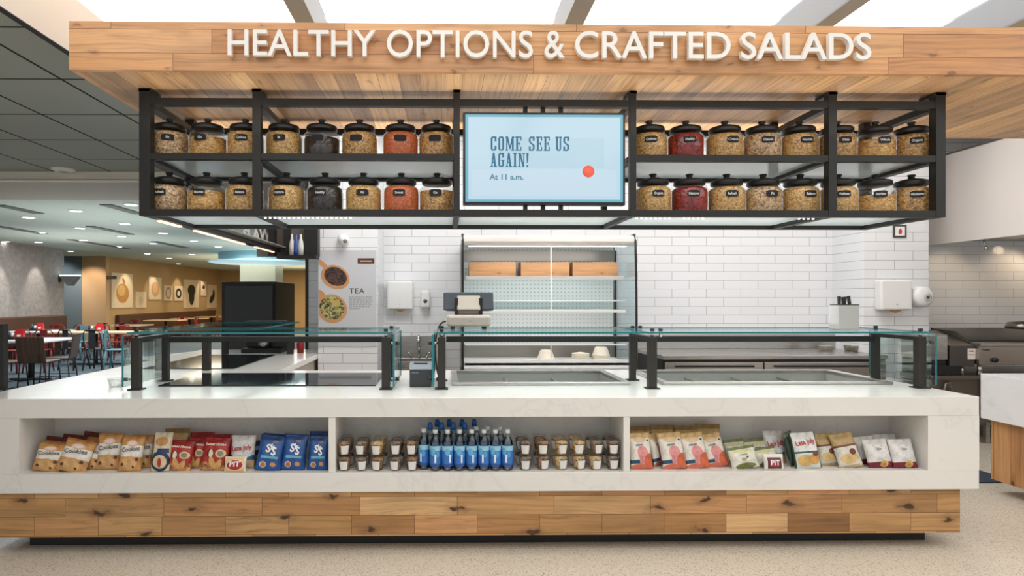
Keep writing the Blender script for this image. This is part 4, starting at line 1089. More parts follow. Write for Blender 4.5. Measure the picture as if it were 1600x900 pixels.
# paper towel + soap, left
def dispenser(x0, x1, y0, y1, Y, label):
    X0, X1 = X_(x0, Y-.0), X_(x1, Y); Z0, Z1 = at(x0, y1, Y).z, at(x0, y0, Y).z
    r = empty('paper_towel_dispenser', ((X0+X1)/2, Y, Z0), label=label, cat='towel dispenser'); w = (X1-X0)/2; h = Z1-Z0
    MB().box(-w, w, -.11, 0, 0, h).build('cover', WHITE, r, .018, 3); MB().box(-w*.8, w*.8, -.10, -.02, -.004, .001).build('paper_slot', mat('kraft', (170, 130, 90), .7), r)
    MB().prism([(-w*.5, .0), (w*.5, 0), (0, -.035)], 'y', -.085, -.08).build('paper_towel', mat('brown_paper', (190, 150, 110), .8), r)
    MB().lathe([(0, -.004), (.006, -.003), (.006, 0)], 10, (0, -.11, .06), axis='y').build('lock', mat('lock_grey', (120, 120, 120), .4), r)
dispenser(606, 646, 440, 483, WY, 'white paper towel dispenser on the back wall right of the tea poster')
dispenser(1366, 1414, 438, 484, 6.55, 'white paper towel dispenser on the right pillar')
sp = empty('soap_dispenser', (X_(665, WY), WY, at(665, 484, WY).z), label='white soap dispenser on the back wall left of the till', cat='soap dispenser')
MB().box(-.055, .055, -.09, 0, .02, .22).build('housing', WHITE, sp, .025, 3); MB().lathe([(0, -.095), (.022, -.093), (.026, -.085)], 18, (0, 0, .1), axis='y').build('window', mat('dark_window', (70, 70, 70), .3), sp); MB().box(-.04, .04, -.075, -.02, 0, .02).build('push_bar', mat('pale_grey', (190, 188, 184), .4), sp, .005)
sp2 = empty('tissue_dispenser', (X_(1432, 6.55), 6.55, at(1432, 482, 6.55).z), label='round white roll dispenser on the right pillar beside the towel dispenser', cat='dispenser')
MB().lathe([(0, -.13), (.08, -.128), (.105, -.11), (.11, -.05), (.11, 0)], 30, (0, 0, .13), axis='y').build('drum', WHITE, sp2); MB().lathe([(.034, -.138), (.038, -.138), (.038, -.12), (.0, -.12)], 20, (.02, 0, .12), axis='y').build('hub_ring', mat('pale_grey', (190, 188, 184), .4), sp2); MB().lathe([(0, -.142), (.014, -.141), (.016, -.13)], 14, (.02, 0, .12), axis='y').build('hub', mat('dark_window', (70, 70, 70), .3), sp2)
# fire sign
fs_ = empty('safety_sign', (X_(1405, 6.55), 6.55, at(1405, 371.5, 6.55).z), label='small dark framed sign with a red flame mark on the right pillar', cat='sign')
MB().box(-.072, .072, -.012, 0, 0, .14).build('frame', mat('frame_grey', (70, 70, 70), .4), fs_); MB().box(-.052, .052, -.014, -.0125, .02, .12).build('card', mat('card_white', (240, 240, 240), .5), fs_)
MB().prism([(-.018, .04), (.012, .04), (.022, .06), (.014, .09), (.004, .105), (-.012, .085), (-.02, .062)], 'y', -.0155, -.0145).build('red_mark', mat('sign_red', (206, 50, 40), .5), fs_)

# hand sink
hs = empty('hand_sink', (X_(655, WY), WY-.002, 0), label='small stainless hand sink with gooseneck tap on the back wall behind the printer', cat='sink')
zs = at(655, 562, WY-.2).z
mb = MB(); mb.box(-.24, .24, -.40, -.36, zs-.14, zs); mb.box(-.24, .24, -.04, 0, zs-.14, zs); mb.box(-.24, -.2, -.36, -.04, zs-.14, zs); mb.box(.2, .24, -.36, -.04, zs-.14, zs); mb.box(-.2, .2, -.36, -.04, zs-.14, zs-.12); mb.build('basin', STEEL, hs, .004)
MB().box(-.22, .22, -.012, 0, zs, zs+.26).build('splashback', STEEL, hs, .002); MB().box(-.26, -.24, -.38, 0, zs, zs+.2).build('side_splash', STEEL, hs); MB().box(.24, .26, -.38, 0, zs, zs+.2).build('side_splash', STEEL, hs)
MB().tube([(0, -.05, zs), (0, -.05, zs+.2)]+[(0, -.05-.07+.07*math.cos(a), zs+.2+.07*math.sin(a)) for a in [PI*k/8 for k in range(9)]]+[(0, -.19, zs+.15)], .011, 10).build('tap', CHROME, hs)
for sx in (-1, 1): MB().tube([(sx*.09, -.05, zs), (sx*.09, -.05, zs+.05), (sx*.13, -.07, zs+.07)], .01, 8).build('tap_handle', CHROME, hs)
for sx in (-1, 1): MB().box(sx*.2-.015, sx*.2+.015, -.35, -.32, 0, zs-.14).build('leg', STEEL, hs)
# stainless bin/pots near the sink, at left & right
for i, (a, b, y0, y1, nm) in enumerate([(612, 622, 560, 585, 'left'), (679, 690, 520, 566, 'right')]):
    Y = 6.5; r_ = (X_(b, Y)-X_(a, Y))/2; zt = at(a, y0, Y).z
    o = MB().lathe([(0, 0), (r_*.9, 0), (r_, .02), (r_, zt-.02), (r_*.92, zt), (0, zt)], 20).build('canister', mat('pale_canister', (186, 178, 168), .35), None); o.location = (X_((a+b)/2, Y), Y, 0); tag(o, 'tall pale metal canister standing %s of the hand sink' % nm, 'canister')

# ---- open display fridge
QY = 5.94
qx0, qx1 = X_(723, QY), X_(993, QY); qzt = at(850, 367, QY).z; qzh = at(850, 383, QY).z
fg = empty('display_fridge', ((qx0+qx1)/2, QY, 0), label='open fronted refrigerated display case with shelves against the back wall', cat='display fridge')
GREYI = mat('case_interior', (188, 196, 194), .45); WSH = mat('shelf_white', (240, 241, 240), .35)
deck = at(850, 563, QY+.35).z; BK = 6.62
ch(MB().box(qx0, qx1, QY-.02, 7.04, 0.08, .66).build('base', STEEL, fg, .005)); ch(MB().box(qx0+.05, qx1-.05, QY+.06, 7.0, 0, .08).build('plinth', DK, fg))
perf = mat('perforated_panel', (222, 226, 224), .45); t = NT(perf); o3 = t.sep(t.coord())
fx_ = t.math('FRACT', t.math('MULTIPLY', o3[0], 24)); fz_ = t.math('FRACT', t.math('MULTIPLY', o3[2], 24))
dd = t.math('ADD', t.math('POWER', t.math('SUBTRACT', fx_, .5), 2), t.math('POWER', t.math('SUBTRACT', fz_, .5), 2))
t.l.new(t.mix(t.math('LESS_THAN', dd, .04), lin((222, 226, 224)), lin((176, 184, 184))), t.b.inputs['Base Color'])
ch(MB().box(qx0+.03, qx1-.03, BK, BK+.04, .66, qzt-.03).build('rear_panel', perf, fg))
ch(MB().box(qx0, qx1, BK+.04, 7.04, .66, qzt-.02).build('rear_body', STEELD, fg))
ch(MB().box(qx0+.03, qx1-.03, BK-.012, BK-.001, deck+.0, at(850, 538, BK).z).build('steel_back_band', STEELD, fg))
ch(MB().box(qx0+.03, qx1-.03, BK-.012, BK-.001, at(850, 408, BK).z, qzh).build('upper_back_band', STEELD, fg))
ch(MB().box(qx0+.02, qx1-.02, QY+.12, BK, deck-.03, deck).build('deck', WSH, fg, .003))
ch(MB().box(qx0+.01, qx1-.01, QY, QY+.12, .66, .80).build('front_lip', STEEL, fg, .01)); ch(MB().box(qx0+.02, qx1-.02, QY+.12, QY+.14, deck-.08, deck+.03).build('price_rail', WSH, fg))
# lit hood, rounded nose
nose = [(QY+.04, qzh), (QY+.0, qzh+.012), (QY-.012, qzh+.035), (QY-.004, qzh+.07), (QY+.03, qzt), (BK+.04, qzt), (BK+.04, qzt-.02), (QY+.3, qzh+.02)]
ch(MB().prism(nose, 'x', qx0+.012, qx1-.012).build('hood', mat('hood_white_metal', (226, 226, 224), .25, .4), fg, .004))
ch(MB().box(qx0+.06, qx1-.06, QY+.08, QY+.16, qzh-.004, qzh-.001).build('lamp', mat('case_lamp', (255, 255, 255), .5, emit=(255, 252, 246), estr=1.6), fg))
def shelf(py, Yf, th, nm='shelf'):
    z = at(850, py, Yf).z; ch(MB().box(qx0+.035, qx1-.06, Yf, BK, z-th, z).build(nm, WSH, fg, .002)); return z
zs1 = shelf(431.5, QY+.17, .03); zs3 = shelf(484.5, QY+.12, .026)
z2 = at(850, 470, QY+.2).z; ch(MB().tube([(qx0+.03, QY+.2, z2), (qx1-.03, QY+.2, z2)], .007, 8).build('product_rail', WSH, fg)); ch(MB().box(qx0+.035, qx1-.06, QY+.28, BK, z2-.006, z2).build('glass_shelf', GLASS, fg))
z2 = at(850, 538, QY+.2).z; ch(MB().box(qx0+.03, qx1-.03, QY+.2, QY+.22, z2-.012, z2+.004).build('product_rail', WSH, fg))
ch(MB().tube([(X_(861, QY+.14), QY+.14, .8), (X_(861, QY+.14), QY+.14, qzh)], .006, 8).build('centre_post', WSH, fg))
# glass sides with black edge trim
for sx, x in ((-1, qx0), (1, qx1)):
    prof = [(QY-.02, .80), (QY-.035, 1.1), (QY-.03, 1.5), (QY-.012, 1.85), (QY+.0, qzt-.06), (QY+.03, qzt+.005), (QY+.12, qzt+.005)]
    poly = prof+[(BK+.04, qzt+.005), (BK+.04, .80)]
    ch(MB().prism(poly, 'x', x-.004, x+.004).build('side_glass', glass('side_glass', (238, 246, 248), .04) if 'side_glass' not in MATS else MATS['side_glass'], fg))
    ch(MB().tube([(x, y, z) for y, z in prof], .012, 8).build('edge_trim', BLACK, fg))
    ch(MB().box(x-.012 if sx > 0 else x, x if sx > 0 else x+.012, BK-.02, BK+.0, .85, qzh).build('rear_trim', DGREY, fg))
# wooden crates on the top shelf
CR = wood('crate_wood', 'x', 'z', .3, 2.0, [(206, 158, 112), (190, 140, 96), (214, 168, 122)], knots=.6)
for i, (a, b, nm) in enumerate([(733, 806, 'left'), (814, 890, 'middle'), (895, 966, 'right')]):
    Y = QY+.30; X0, X1 = X_(a, Y), X_(b, Y); zt = at(850, 409.5, Y).z
    c = empty('wooden_crate', ((X0+X1)/2, Y, zs1), label='%s wooden crate on the top shelf of the display case' % nm, cat='crate', group='wooden crates in the display case')
    w = (X1-X0)/2; h = zt-zs1
    MB().box(-w, w, 0, .015, 0, h).build('front_board', CR, c, .001); MB().box(-w, w, .235, .25, 0, h).build('rear_board', CR, c); MB().box(-w, -w+.012, .015, .235, 0, h).build('side_board', CR, c); MB().box(w-.012, w, .015, .235, 0, h).build('side_board', CR, c); MB().box(-w+.012, w-.012, .015, .235, 0, .012).build('bottom_board', CR, c)
# paper bowls on the deck
BWM = mat('paper_bowl', (232, 222, 204), .6)
def bowls(px, n, sc, label, up=True):
    Y = QY+.36; r = MB()
    for k in range(n):
        zz = k*.016
        if up: r.lathe([(.0, .085+zz), (.05, .085+zz), (.062, .07+zz), (.082, .012+zz), (.09, .004+zz), (.09, 0+zz), (.078, 0+zz)], 26)
        else: r.lathe([(0, .0+zz), (.055, .0+zz), (.085, .03+zz), (.092, .034+zz), (.092, .04+zz), (0, .055+zz)], 26)
    o = r.build('bowl_stack', BWM, None); o.location = (X_(px, Y), Y, deck+.0005); o.scale = (sc, sc, sc); tag(o, label, 'bowls', 'paper bowls in the display case')
bowls(853, 2, 1.05, 'small stack of upturned cream paper bowls in the case, leftmost'); bowls(907, 3, 1.0, 'flat stack of cream paper bowls in the case, middle', False); bowls(939, 4, 1.05, 'tall stack of upturned cream paper bowls in the case, rightmost')

# ---- worktable on the right of the back wall
wy0 = 6.18; wx0, wx1 = X_(1036, wy0), XR0-.005
wt = empty('worktable_fridge', ((wx0+wx1)/2, wy0, 0), label='long stainless undercounter fridge with drawers along the back wall', cat='worktable')
ch(MB().box(wx0, wx1, wy0, 7.03, .87, .91).build('top', STEEL, wt, .005)); ch(MB().box(wx0, wx1, 7.03, 7.08, .91, 1.08).build('upstand', STEEL, wt, .004))
ch(MB().box(wx0+.01, wx1-.01, wy0+.03, 7.02, .12, .868).build('cabinet', DK, wt))
xs_ = [wx0+.015, wx0+.015+(wx1-wx0)*.44, wx1-.015]
for k in range(2):
    a, b = xs_[k]+.006, xs_[k+1]-.006
    for (za, zb2) in ((.48, .84), (.14, .45)):
        d = ch(MB().box(a, b, wy0+.0, wy0+.029, za, zb2).build('drawer', STEEL, wt, .004))
        MB().box(a+.1, b-.1, wy0-.02, wy0-.001, zb2-.05, zb2-.03).build('handle', DK, d)
ch(MB().box(wx0+.05, wx1-.05, wy0+.1, 6.95, 0, .12).build('plinth', DK, wt))
# small pans on the table
for i, (px, c_) in enumerate([(1290, (200, 190, 176)), (1330, (180, 172, 160)), (1348, (200, 150, 90))]):
    Y = 6.7; o = MB().lathe([(0, 0), (.06, 0), (.075, .06), (.079, .062), (.07, .058), (.056, .006), (0, .006)], 20).build('pan', mat('pan%d' % i, c_, .3, .8 if i < 2 else 0), None); o.location = (X_(px, Y), Y, .9105)
    tag(o, 'small round %s pan on the stainless worktable, %s from the left' % (['bright', 'dull', 'brass coloured'][i], ordn[i]), 'pan')

# ---- hood over the cook line
HX = 5.62
z1h, z2h = at(1451, 384.5, WY).z, 3.10
hd = empty('extractor_hood', (HX, 6.0, z1h), label='large stainless extractor hood over the cooking line at the right', cat='extractor hood')
HM = mat('hood_steel', (240, 232, 225), .25, .15)
ch(MB().box(HX, HX+.02, 4.3, WY-.005, z1h, z2h).build('side_panel', HM, hd, .003))
ch(MB().box(HX+.02, 8.9, 4.3, 4.32, z1h, z2h).build('front_panel', HM, hd))
ch(MB().box(HX+.02, 8.9, 4.32, WY-.005, z1h+.06, z1h+.08).build('filter_deck', STEELD, hd))
ch(MB().box(HX, 8.9, 4.3, WY-.005, z2h, z2h+.02).build('top_panel', mat('hood_top', (90, 88, 84), .5), hd))
sk = empty('hood_nozzle', (X_(1538, 6.6), 6.6, z1h-.04), label='small steel nozzle hanging under the extractor hood', cat='nozzle')
MB().tube([(0, 0, .1), (0, 0, .03), (.02, 0, -.02)], .011, 10).build('pipe', CHROME, sk); MB().lathe([(0, -.05), (.02, -.045), (.014, -.015), (0, -.012)], 14, (.022, 0, 0)).build('head', CHROME, sk)

# ---- cook line equipment
ey = 6.15
def E(px): return X_(px, ey)
ct = empty('equipment_stand', (6.2, ey, 0), label='stainless equipment stand under the griddle at the right', cat='stand')
ch(MB().box(E(1452), 8.4, ey+.02, 6.95, .66, .70).build('top', STEELD, ct, .004)); ch(MB().box(E(1452), 8.4, ey+.02, 6.95, .22, .25).build('lower_shelf', STEELD, ct))
ch(MB().box(E(1452), 8.4, ey+.10, ey+.12, .25, .66).build('front_panel', STEELD, ct))
for x in (E(1456), E(1545), 7.2, 8.3): ch(MB().box(x, x+.04, ey+.03, ey+.07, 0, .66).build('leg', STEEL, ct))
gx = E(1530)
gd = empty('griddle', (gx+.6, ey, .70), label='stainless countertop griddle with control knobs at the right edge', cat='griddle')
gz0_, gz1_ = at(1560, 570, ey).z, at(1560, 541, ey).z
ch(MB().box(gx, gx+1.3, ey, ey+.62, gz0_, gz1_).build('body', steel('griddle_steel', (186, 176, 166), .3), gd, .004)); ch(MB().box(gx, gx+1.3, ey-.02, ey+.1, gz1_, gz1_+.035).build('grease_rail', STEEL, gd, .004)); ch(MB().box(gx+.02, gx+1.28, ey+.1, ey+.6, gz1_, gz1_+.02).build('plate', DK, gd))
ch(MB().prism([(ey+.1, gz1_+.02), (ey+.62, gz1_+.02), (ey+.62, gz1_+.16), (ey+.3, gz1_+.14)], 'x', gx, gx+.012).build('side_splash', STEELD, gd)); ch(MB().box(gx, gx+1.3, ey+.60, ey+.62, gz1_, gz1_+.16).build('rear_splash', STEELD, gd))
for k in range(3):
    x = gx+.155+k*.4; ch(MB().lathe([(0, -.03), (.022, -.028), (.026, -.012), (.026, 0)], 18, (x, ey-.001, gz0_+.05), axis='y').build('knob', DK, gd))
for x in (gx+.05, gx+1.25):
    for y in (ey+.05, ey+.55): ch(MB().lathe([(0, .701), (.025, .701), (.02, gz0_), (0, gz0_)], 12, (x, y, 0)).build('foot', STEEL, gd))
o = text_mesh('lettering', 'Vulcan', .03, mat('dark_ink', (50, 46, 44), .5), gd, lambda x, y, z: (gx+.03+x, ey-.0012, gz1_-.045+y), 0, .0008, 1, 'LEFT'); ch(o)
fy = empty('side_burner', (E(1500), ey, .70), label='dark cooking appliance between the steel box and the griddle', cat='appliance')
ch(MB().box(E(1489), gx-.01, ey+.04, ey+.62, at(1500, 574, ey).z, at(1500, 541, ey).z).build('body', mat('dark_steel', (104, 100, 96), .35, .8), fy, .004)); ch(MB().prism([(ey+.04, at(1500, 541, ey).z), (ey+.62, at(1500, 541, ey).z), (ey+.62, 1.14), (ey+.5, 1.14)], 'x', E(1489), gx-.01).build('rear_slope', STEELD, fy))
for px in (1513,): ch(MB().lathe([(0, .701), (.022, .701), (.018, at(1500, 574, ey).z), (0, at(1500, 574, ey).z)], 14, (E(px), ey+.08, 0)).build('foot', STEEL, fy))
ch(MB().lathe([(0, .701), (.022, .701), (.018, at(1500, 574, ey).z), (0, at(1500, 574, ey).z)], 14, (E(1500), ey+.5, 0)).build('foot', STEEL, fy))
ch(MB().box(E(1517), E(1529.5), ey+.0385, ey+.0395, at(1520, 562, ey).z, at(1520, 545, ey).z).build('warning_label', design('warn', (236, 232, 228), [('r', .5, .75, .3, .06, (220, 90, 40)), ('r', .5, .42, .4, .04, (190, 100, 60))], .4), fy))
sb = empty('steel_box', (E(1472), ey, .70), label='plain stainless box on the cook line beside the right end of the guard', cat='box')
ch(MB().box(E(1454), E(1486), ey+.04, ey+.5, at(1470, 563, ey).z, at(1470, 523, ey).z).build('body', STEEL, sb, .006)); ch(MB().box(E(1455), E(1485), ey+.06, ey+.48, .701, at(1470, 563, ey).z-.001).build('base', DK, sb))
# black pans under the equipment
o = MB().box(E(1462), E(1507), ey+.03, ey+.07, .705, .80).build('black_tray', DK, None, .006); tag(o, 'black tray standing under the appliances on the cook line', 'tray')
lid = MB().lathe([(0, 0), (.16, 0), (.17, .02), (.15, .07), (.0, .09)], 26).build('griddle_dome', STEELD, None); lid.location = (X_(1602, 6.5), 6.5, gz1_+.16+.001); tag(lid, 'rounded grey lid resting on the griddle back at the right edge', 'lid')
rk = empty('utensil_hook', (E(1488), ey, .48), label='bent steel bracket on the front of the equipment stand', cat='bracket')
MB().tube([(-.03, .08, 0), (-.01, .07, .13), (.03, .07, .15), (.07, .08, .02)], .012, 8).build('bracket', STEEL, rk)

# ================================================================== RIGHT COUNTER
rcx = X_(1532, 4.67)
rt = empty('side_counter', (rcx+1, 4.0, 0), label='second white stone counter with oak plank base at the right edge', cat='counter')
zsb = at(1532, 653, 4.67).z
ch(MB().box(rcx, 7.5, 2.9, 4.67, zsb, .91).build('worktop', stone('white_quartz_right', (236, 236, 236)), rt, .003))
bx = X_(1549, 4.64)
zbb = at(1549, 748, 4.64).z
ch(MB().box(bx, 7.4, 2.95, 4.64, zbb, zsb).build('plank_base', wood('base_planks_upright', 'z', 'y', .14, 2.0, [(206, 150, 96), (190, 134, 84), (218, 166, 114)], knots=.9), rt)); ch(MB().box(bx+.18, 7.3, 3.1, 4.5, 0, zbb).build('plinth', PLINTH, rt))
mt_ = MB().box(3.75, 4.62, 4.85, 5.95, 0.0005, .012).build('floor_mat', speck('mat_navy', (52, 64, 76), (44, 54, 64), (66, 78, 90), 90, .9), None, .004); tag(mt_, 'dark blue floor mat behind the two counters at the right', 'mat')

# ================================================================== DINING AREA
# downlights
DL = mat('downlight_lens', (255, 255, 255), .5, emit=(250, 252, 255), estr=9)
pts_ = [(119, 329), (44, 339), (195, 349), (125, 356), (63, 363), (255, 364), (190, 369), (130, 375), (303, 376), (240, 380), (185, 385), (341, 385), (60, 378), (110, 392), (230, 396), (300, 397), (264, 403), (8, 377), (214, 408), (240, 412), (279, 412), (205, 319)]
dlp = None
for i, (px, py) in enumerate(pts_):
    p = onz(px, py, 2.9)
    if dlp is None:
        dlp = empty('downlight', (0, 0, 0)); dlp['category'] = 'downlight'
        MB().lathe([(0, -.012), (.085, -.012), (.085, -.006), (0, -.006)], 20).build('lens', DL, dlp); MB().lathe([(.086, -.014), (.12, -.010), (.125, 0), (.086, 0)], 20).build('trim_ring', WHITE, dlp); o = dlp
    else: o = dup(dlp)
    o.location = (p.x, p.y, 2.8995)
    tag(o, 'small round downlight in the grey dining ceiling, %s' % (['nearest the left edge', 'near'][0] if px < 20 else 'the %s nearest one counted from the bulkhead' % (ordn[i] if i < 9 else 'farther')), 'downlight', 'dining ceiling downlights')
# distinct labels by nearest landmark
dls = [o for o in bpy.data.objects if o.name.startswith('downlight') and o.get('category') == 'downlight']
dls.sort(key=lambda o: (o.location.y, o.location.x))
words = ['1st', '2nd', '3rd']+['%dth' % k for k in range(4, 21)]+['21st', '22nd', '23rd']
for i, o in enumerate(dls): o['label'] = 'round dining ceiling downlight, %s counting away from the grey bulkhead' % words[i]
sv = None
for i, (x0, y0, x1, y1) in enumerate([(0, 320, 60, 333), (-20, 351, 72, 365), (165, 319, 218, 334), (140, 353, 205, 366), (125, 374, 185, 388), (245, 377, 288, 387)]):
    p, q = onz(x0, y0, 2.9), onz(x1, y1, 2.9); xm_ = (p.x+q.x)/2
    o = MB().box(xm_-.09, xm_+.09, min(p.y, q.y), max(p.y, q.y), 2.886, 2.8995).build('slot_diffuser', mat('slot_dark', (92, 96, 92), .6)); tag(o, 'long dark air slot in the grey dining ceiling, %s from the left' % ['nearest', 'farther left one', 'one beside the shelf frame', 'centre one', 'one over the beige column', 'farthest'][i] if False else ['dark air slot at the near left of the dining ceiling', 'long dark air slot at the left over the grey wall', 'dark air slot beside the shelf frame post', 'dark air slot in the middle of the dining ceiling', 'dark air slot in front of the beige column', 'short farthest dark air slot in the dining ceiling'][i], 'air slot', 'ceiling air slots')
sdn = empty('ceiling_speaker', (onz(99, 264.5, 2.99).x, onz(99, 264.5, 2.99).y, 2.99), label='round white speaker on the dark tiled ceiling at the left', cat='ceiling speaker')
MB().lathe([(0, -.03), (.09, -.028), (.12, -.012), (.125, 0)], 26).build('grille', WHITE, sdn); MB().lathe([(0, -.034), (.05, -.033), (.052, -.029)], 20).build('centre', mat('pale_grey', (190, 188, 184), .4), sdn)
# round ceiling drum
dr = empty('ceiling_drum', (X_(408, 19), 19, 2.6), label='pale blue round ceiling drum with glowing rim above the black cabinet', cat='ceiling feature')
MB().lathe([(1.25, 0.05), (1.25, .29)], 48, mi=0).build('drum', mat('drum_blue', (150, 186, 198), .5), dr)
MB().lathe([(0, .0), (1.5, 0), (1.55, .02), (1.5, .05), (0, .05)], 48).build('rim', mat('drum_rim', (176, 210, 220), .4, emit=(170, 215, 230), estr=.5), dr)
# fruit prints on the ochre wall
FRM = mat('print_frame', (222, 202, 176), .6)
def picture(x0, x1, y0, y1, shapes, label):
    # stands on the plane X = -11.2
    def hit(px, py):
        u, v = (px-PX)/F, (PY-py)/F; dx, dy, dz = u*math.cos(TH)+math.sin(TH), math.cos(TH)-u*math.sin(TH), v; k = -11.15/dx
        return Vector((-11.15, dy*k, CAMH+dz*k))
    a, b = hit(x0, (y0+y1)/2), hit(x1, (y0+y1)/2); xm = (x0+x1)/2; zt, zb2 = hit(xm, y0).z, hit(xm, y1).z
    r = empty('framed_print', (-11.2, (a.y+b.y)/2, zb2), label=label, cat='picture', group='fruit prints on the ochre wall')
    h = (b.y-a.y)/2; H = zt-zb2
    MB().box(.001, .04, -h, h, 0, H).build('canvas', design('print_'+str(len(MATS)), (232, 212, 184), shapes, .6, uv=(1, 2)), r)
    return r
gld, gld2, drk, pl = (196, 140, 76), (216, 178, 116), (50, 46, 40), (214, 190, 160)
picture(175, 208, 427, 481, [('e', .5, .42, .3, .28, gld), ('e', .45, .5, .18, .16, gld2), ('e', .55, .78, .05, .1, (170, 120, 60), 30)], 'largest print, a golden pear shape, leftmost on the ochre wall')
picture(213, 229, 456, 481, [('e', .5, .45, .24, .28, (220, 196, 166)), ('e', .5, .45, .14, .16, pl)], 'small pale print low beside the large pear print')
picture(233, 253, 433, 468, [('e', .5, .45, .3, .33, (214, 164, 116)), ('e', .5, .5, .2, .22, (224, 180, 136))], 'medium print with an orange fruit shape, third from left')
picture(257, 270, 446, 470, [('e', .5, .5, .34, .38, (150, 130, 110)), ('e', .5, .5, .24, .28, (226, 206, 180))], 'small print with a thin dark ring on the ochre wall')
picture(273, 286, 447, 470, [('e', .5, .5, .34, .34, drk), ('e', .5, .5, .17, .17, (232, 220, 200))], 'small print with a bold black ring on the ochre wall')
picture(288, 311, 437, 481, [('e', .5, .62, .26, .2, drk), ('e', .5, .4, .18, .3, drk)], 'tall print with a dark berry shape on the ochre wall')
picture(314, 323, 440, 462, [('e', .5, .6, .2, .14, drk)], 'small high print with a dark spot near the right end')
picture(325, 339, 445, 481, [('e', .45, .4, .3, .15, drk, 30), ('e', .65, .6, .12, .2, drk)], 'rightmost print with a dark bird like shape on the ochre wall')
# wall sconces
for (X, Y, Z, lab, c) in ((-10.5, 17.2, 2.08, 'pale blue glowing wall lamp at the end of the grey wall', (190, 226, 240)), (-11.2, 20.32, 2.15, 'small dark wall spotlight on the beige column', None)):
    r = empty('wall_lamp', (X, Y, Z), label=lab, cat='wall lamp')
    MB().box(-.3, -.26, -.05, .05, -.12, .08).build('bracket', DK, r) if c else MB().box(-.06, -.05, -.05, .05, -.06, .06).build('bracket', DK, r)
    if c:
        MB().prism([(-.26, .05), (.25, .05), (.05, -.22), (-.02, -.22)], 'y', -.1, .1).build('shade', mat('shade_grey', (120, 120, 116), .5), r)
        MB().box(-.25, .25, -.09, .09, .051, .08).build('lamp', mat('lamp_blue', (200, 230, 240), .5, emit=(190, 226, 245), estr=3), r)
    else: MB().box(-.05, .3, -.05, .05, .0, .1).build('shade', DK, r, .01)
# black cabinet
bc = empty('black_cabinet', (X_(388, 9.3), 9.3, 0), label='tall black cabinet standing in the dining area left of the tea poster', cat='cabinet')
x0, x1 = X_(346, 9.3), X_(430, 9.3); zt = at(388, 440, 9.3).z
ch(MB().box(x0, x1, 9.3, 10.5, .08, zt).build('body', mat('cabinet_black', (38, 34, 32), .5), bc, .01)); ch(MB().box(x0+.05, x1-.03, 9.285, 9.299, .3, zt-.06).build('door', mat('door_black', (26, 25, 25), .25), bc, .004)); ch(MB().box(x0+.04, x1-.04, 9.35, 10.4, 0, .08).build('plinth', DK, bc))
# far service island with oak base
isl = empty('far_island', (-3.62, 8.52, 0), rz=R(68), label='white topped island with oak base beyond the return counter', cat='counter')
MB().box(-.62, .66, -.4, .4, .60, .70).build('worktop', STONE, isl, .004); MB().box(-.58, .62, -.36, .36, .1, .60).build('base', BASEW, isl); MB().box(-.5, .55, -.3, .3, 0, .1).build('plinth', PLINTH, isl)
# booths
LEA = mat('brown_leather', (84, 54, 42), .45)
def booth(x0, x1, y0, y1, hb, label):
    r = empty('booth_bench', (x0, (y0+y1)/2, 0), label=label, cat='bench'); d = (y1-y0)/2
    MB().box(.02, .16, -d, d, .4, hb).build('backrest', LEA, r, .03); MB().box(.1, x1-x0, -d, d, .34, .47).build('seat', LEA, r, .03); MB().box(.12, x1-x0-.04, -d+.02, d-.02, 0, .34).build('base', DK, r)
booth(-10.8, -10.15, 12.0, 17.3, 1.04, 'long brown leather bench along the grey wall')
booth(-11.2, -10.55, 20.8, 29.5, .95, 'long brown leather bench along the ochre wall under the prints')
# tables
IRON = mat('cast_iron', (40, 42, 46), .5)
def table(w, d, topm, h=.75, two=False):
    r = empty('dining_table')
    MB().box(-w/2, w/2, -d/2, d/2, h-.035, h).build('tabletop', topm, r, .006)
    for y in ((-d*.28, d*.28) if two else (0,)):
        MB().tube([(0, y, .03), (0, y, h-.035)], .04, 12).build('pedestal', IRON, r); MB().bar((-w*.32, y, .02), (w*.32, y, .02), .07, .03).build('foot', IRON, r)
        MB().bar((0, y-.28, .02), (0, y+.28, .02), .07, .03).build('foot', IRON, r)
    return r
TW = mat('table_white', (226, 232, 234), .35); TO = mat('table_oak', (206, 182, 146), .4)
def put(o, px, Y, z=0, rz=0, label=None, cat=None, grp=None):
    o.location = (X_(px, Y), Y, z); o.rotation_euler = (0, 0, rz); return tag(o, label, cat, grp)
tabs = 'dining tables'
T1 = put(table(1.15, 1.0, TW), 48, 11.3, 0, 0, 'nearest white topped dining table at the left', 'table', tabs)
T2 = put(table(1.1, 1.0, TW), 60, 14.3, 0, 0, 'white dining table behind the nearest one, by the brown bench', 'table', tabs)
T3 = put(table(1.9, .8, TO), 150, 13.9, 0, 0, 'long oak topped dining table in the middle of the room', 'table', tabs)
T4 = put(table(1.6, .9, TO), 185, 17.5, 0, 0, 'oak topped table behind the long one', 'table', tabs)
for i, (xx, Y, nm) in enumerate([(-9.85, 21.6, 'nearest'), (-9.85, 23.6, 'second'), (-9.85, 25.8, 'third'), (-9.85, 28.2, 'farthest')]): put(table(1.2, .8, TO), 709+F*math.tan(math.atan2(xx, Y)-TH), Y, 0, 0, 'small oak table by the ochre wall, %s of the row' % nm, 'table', tabs)
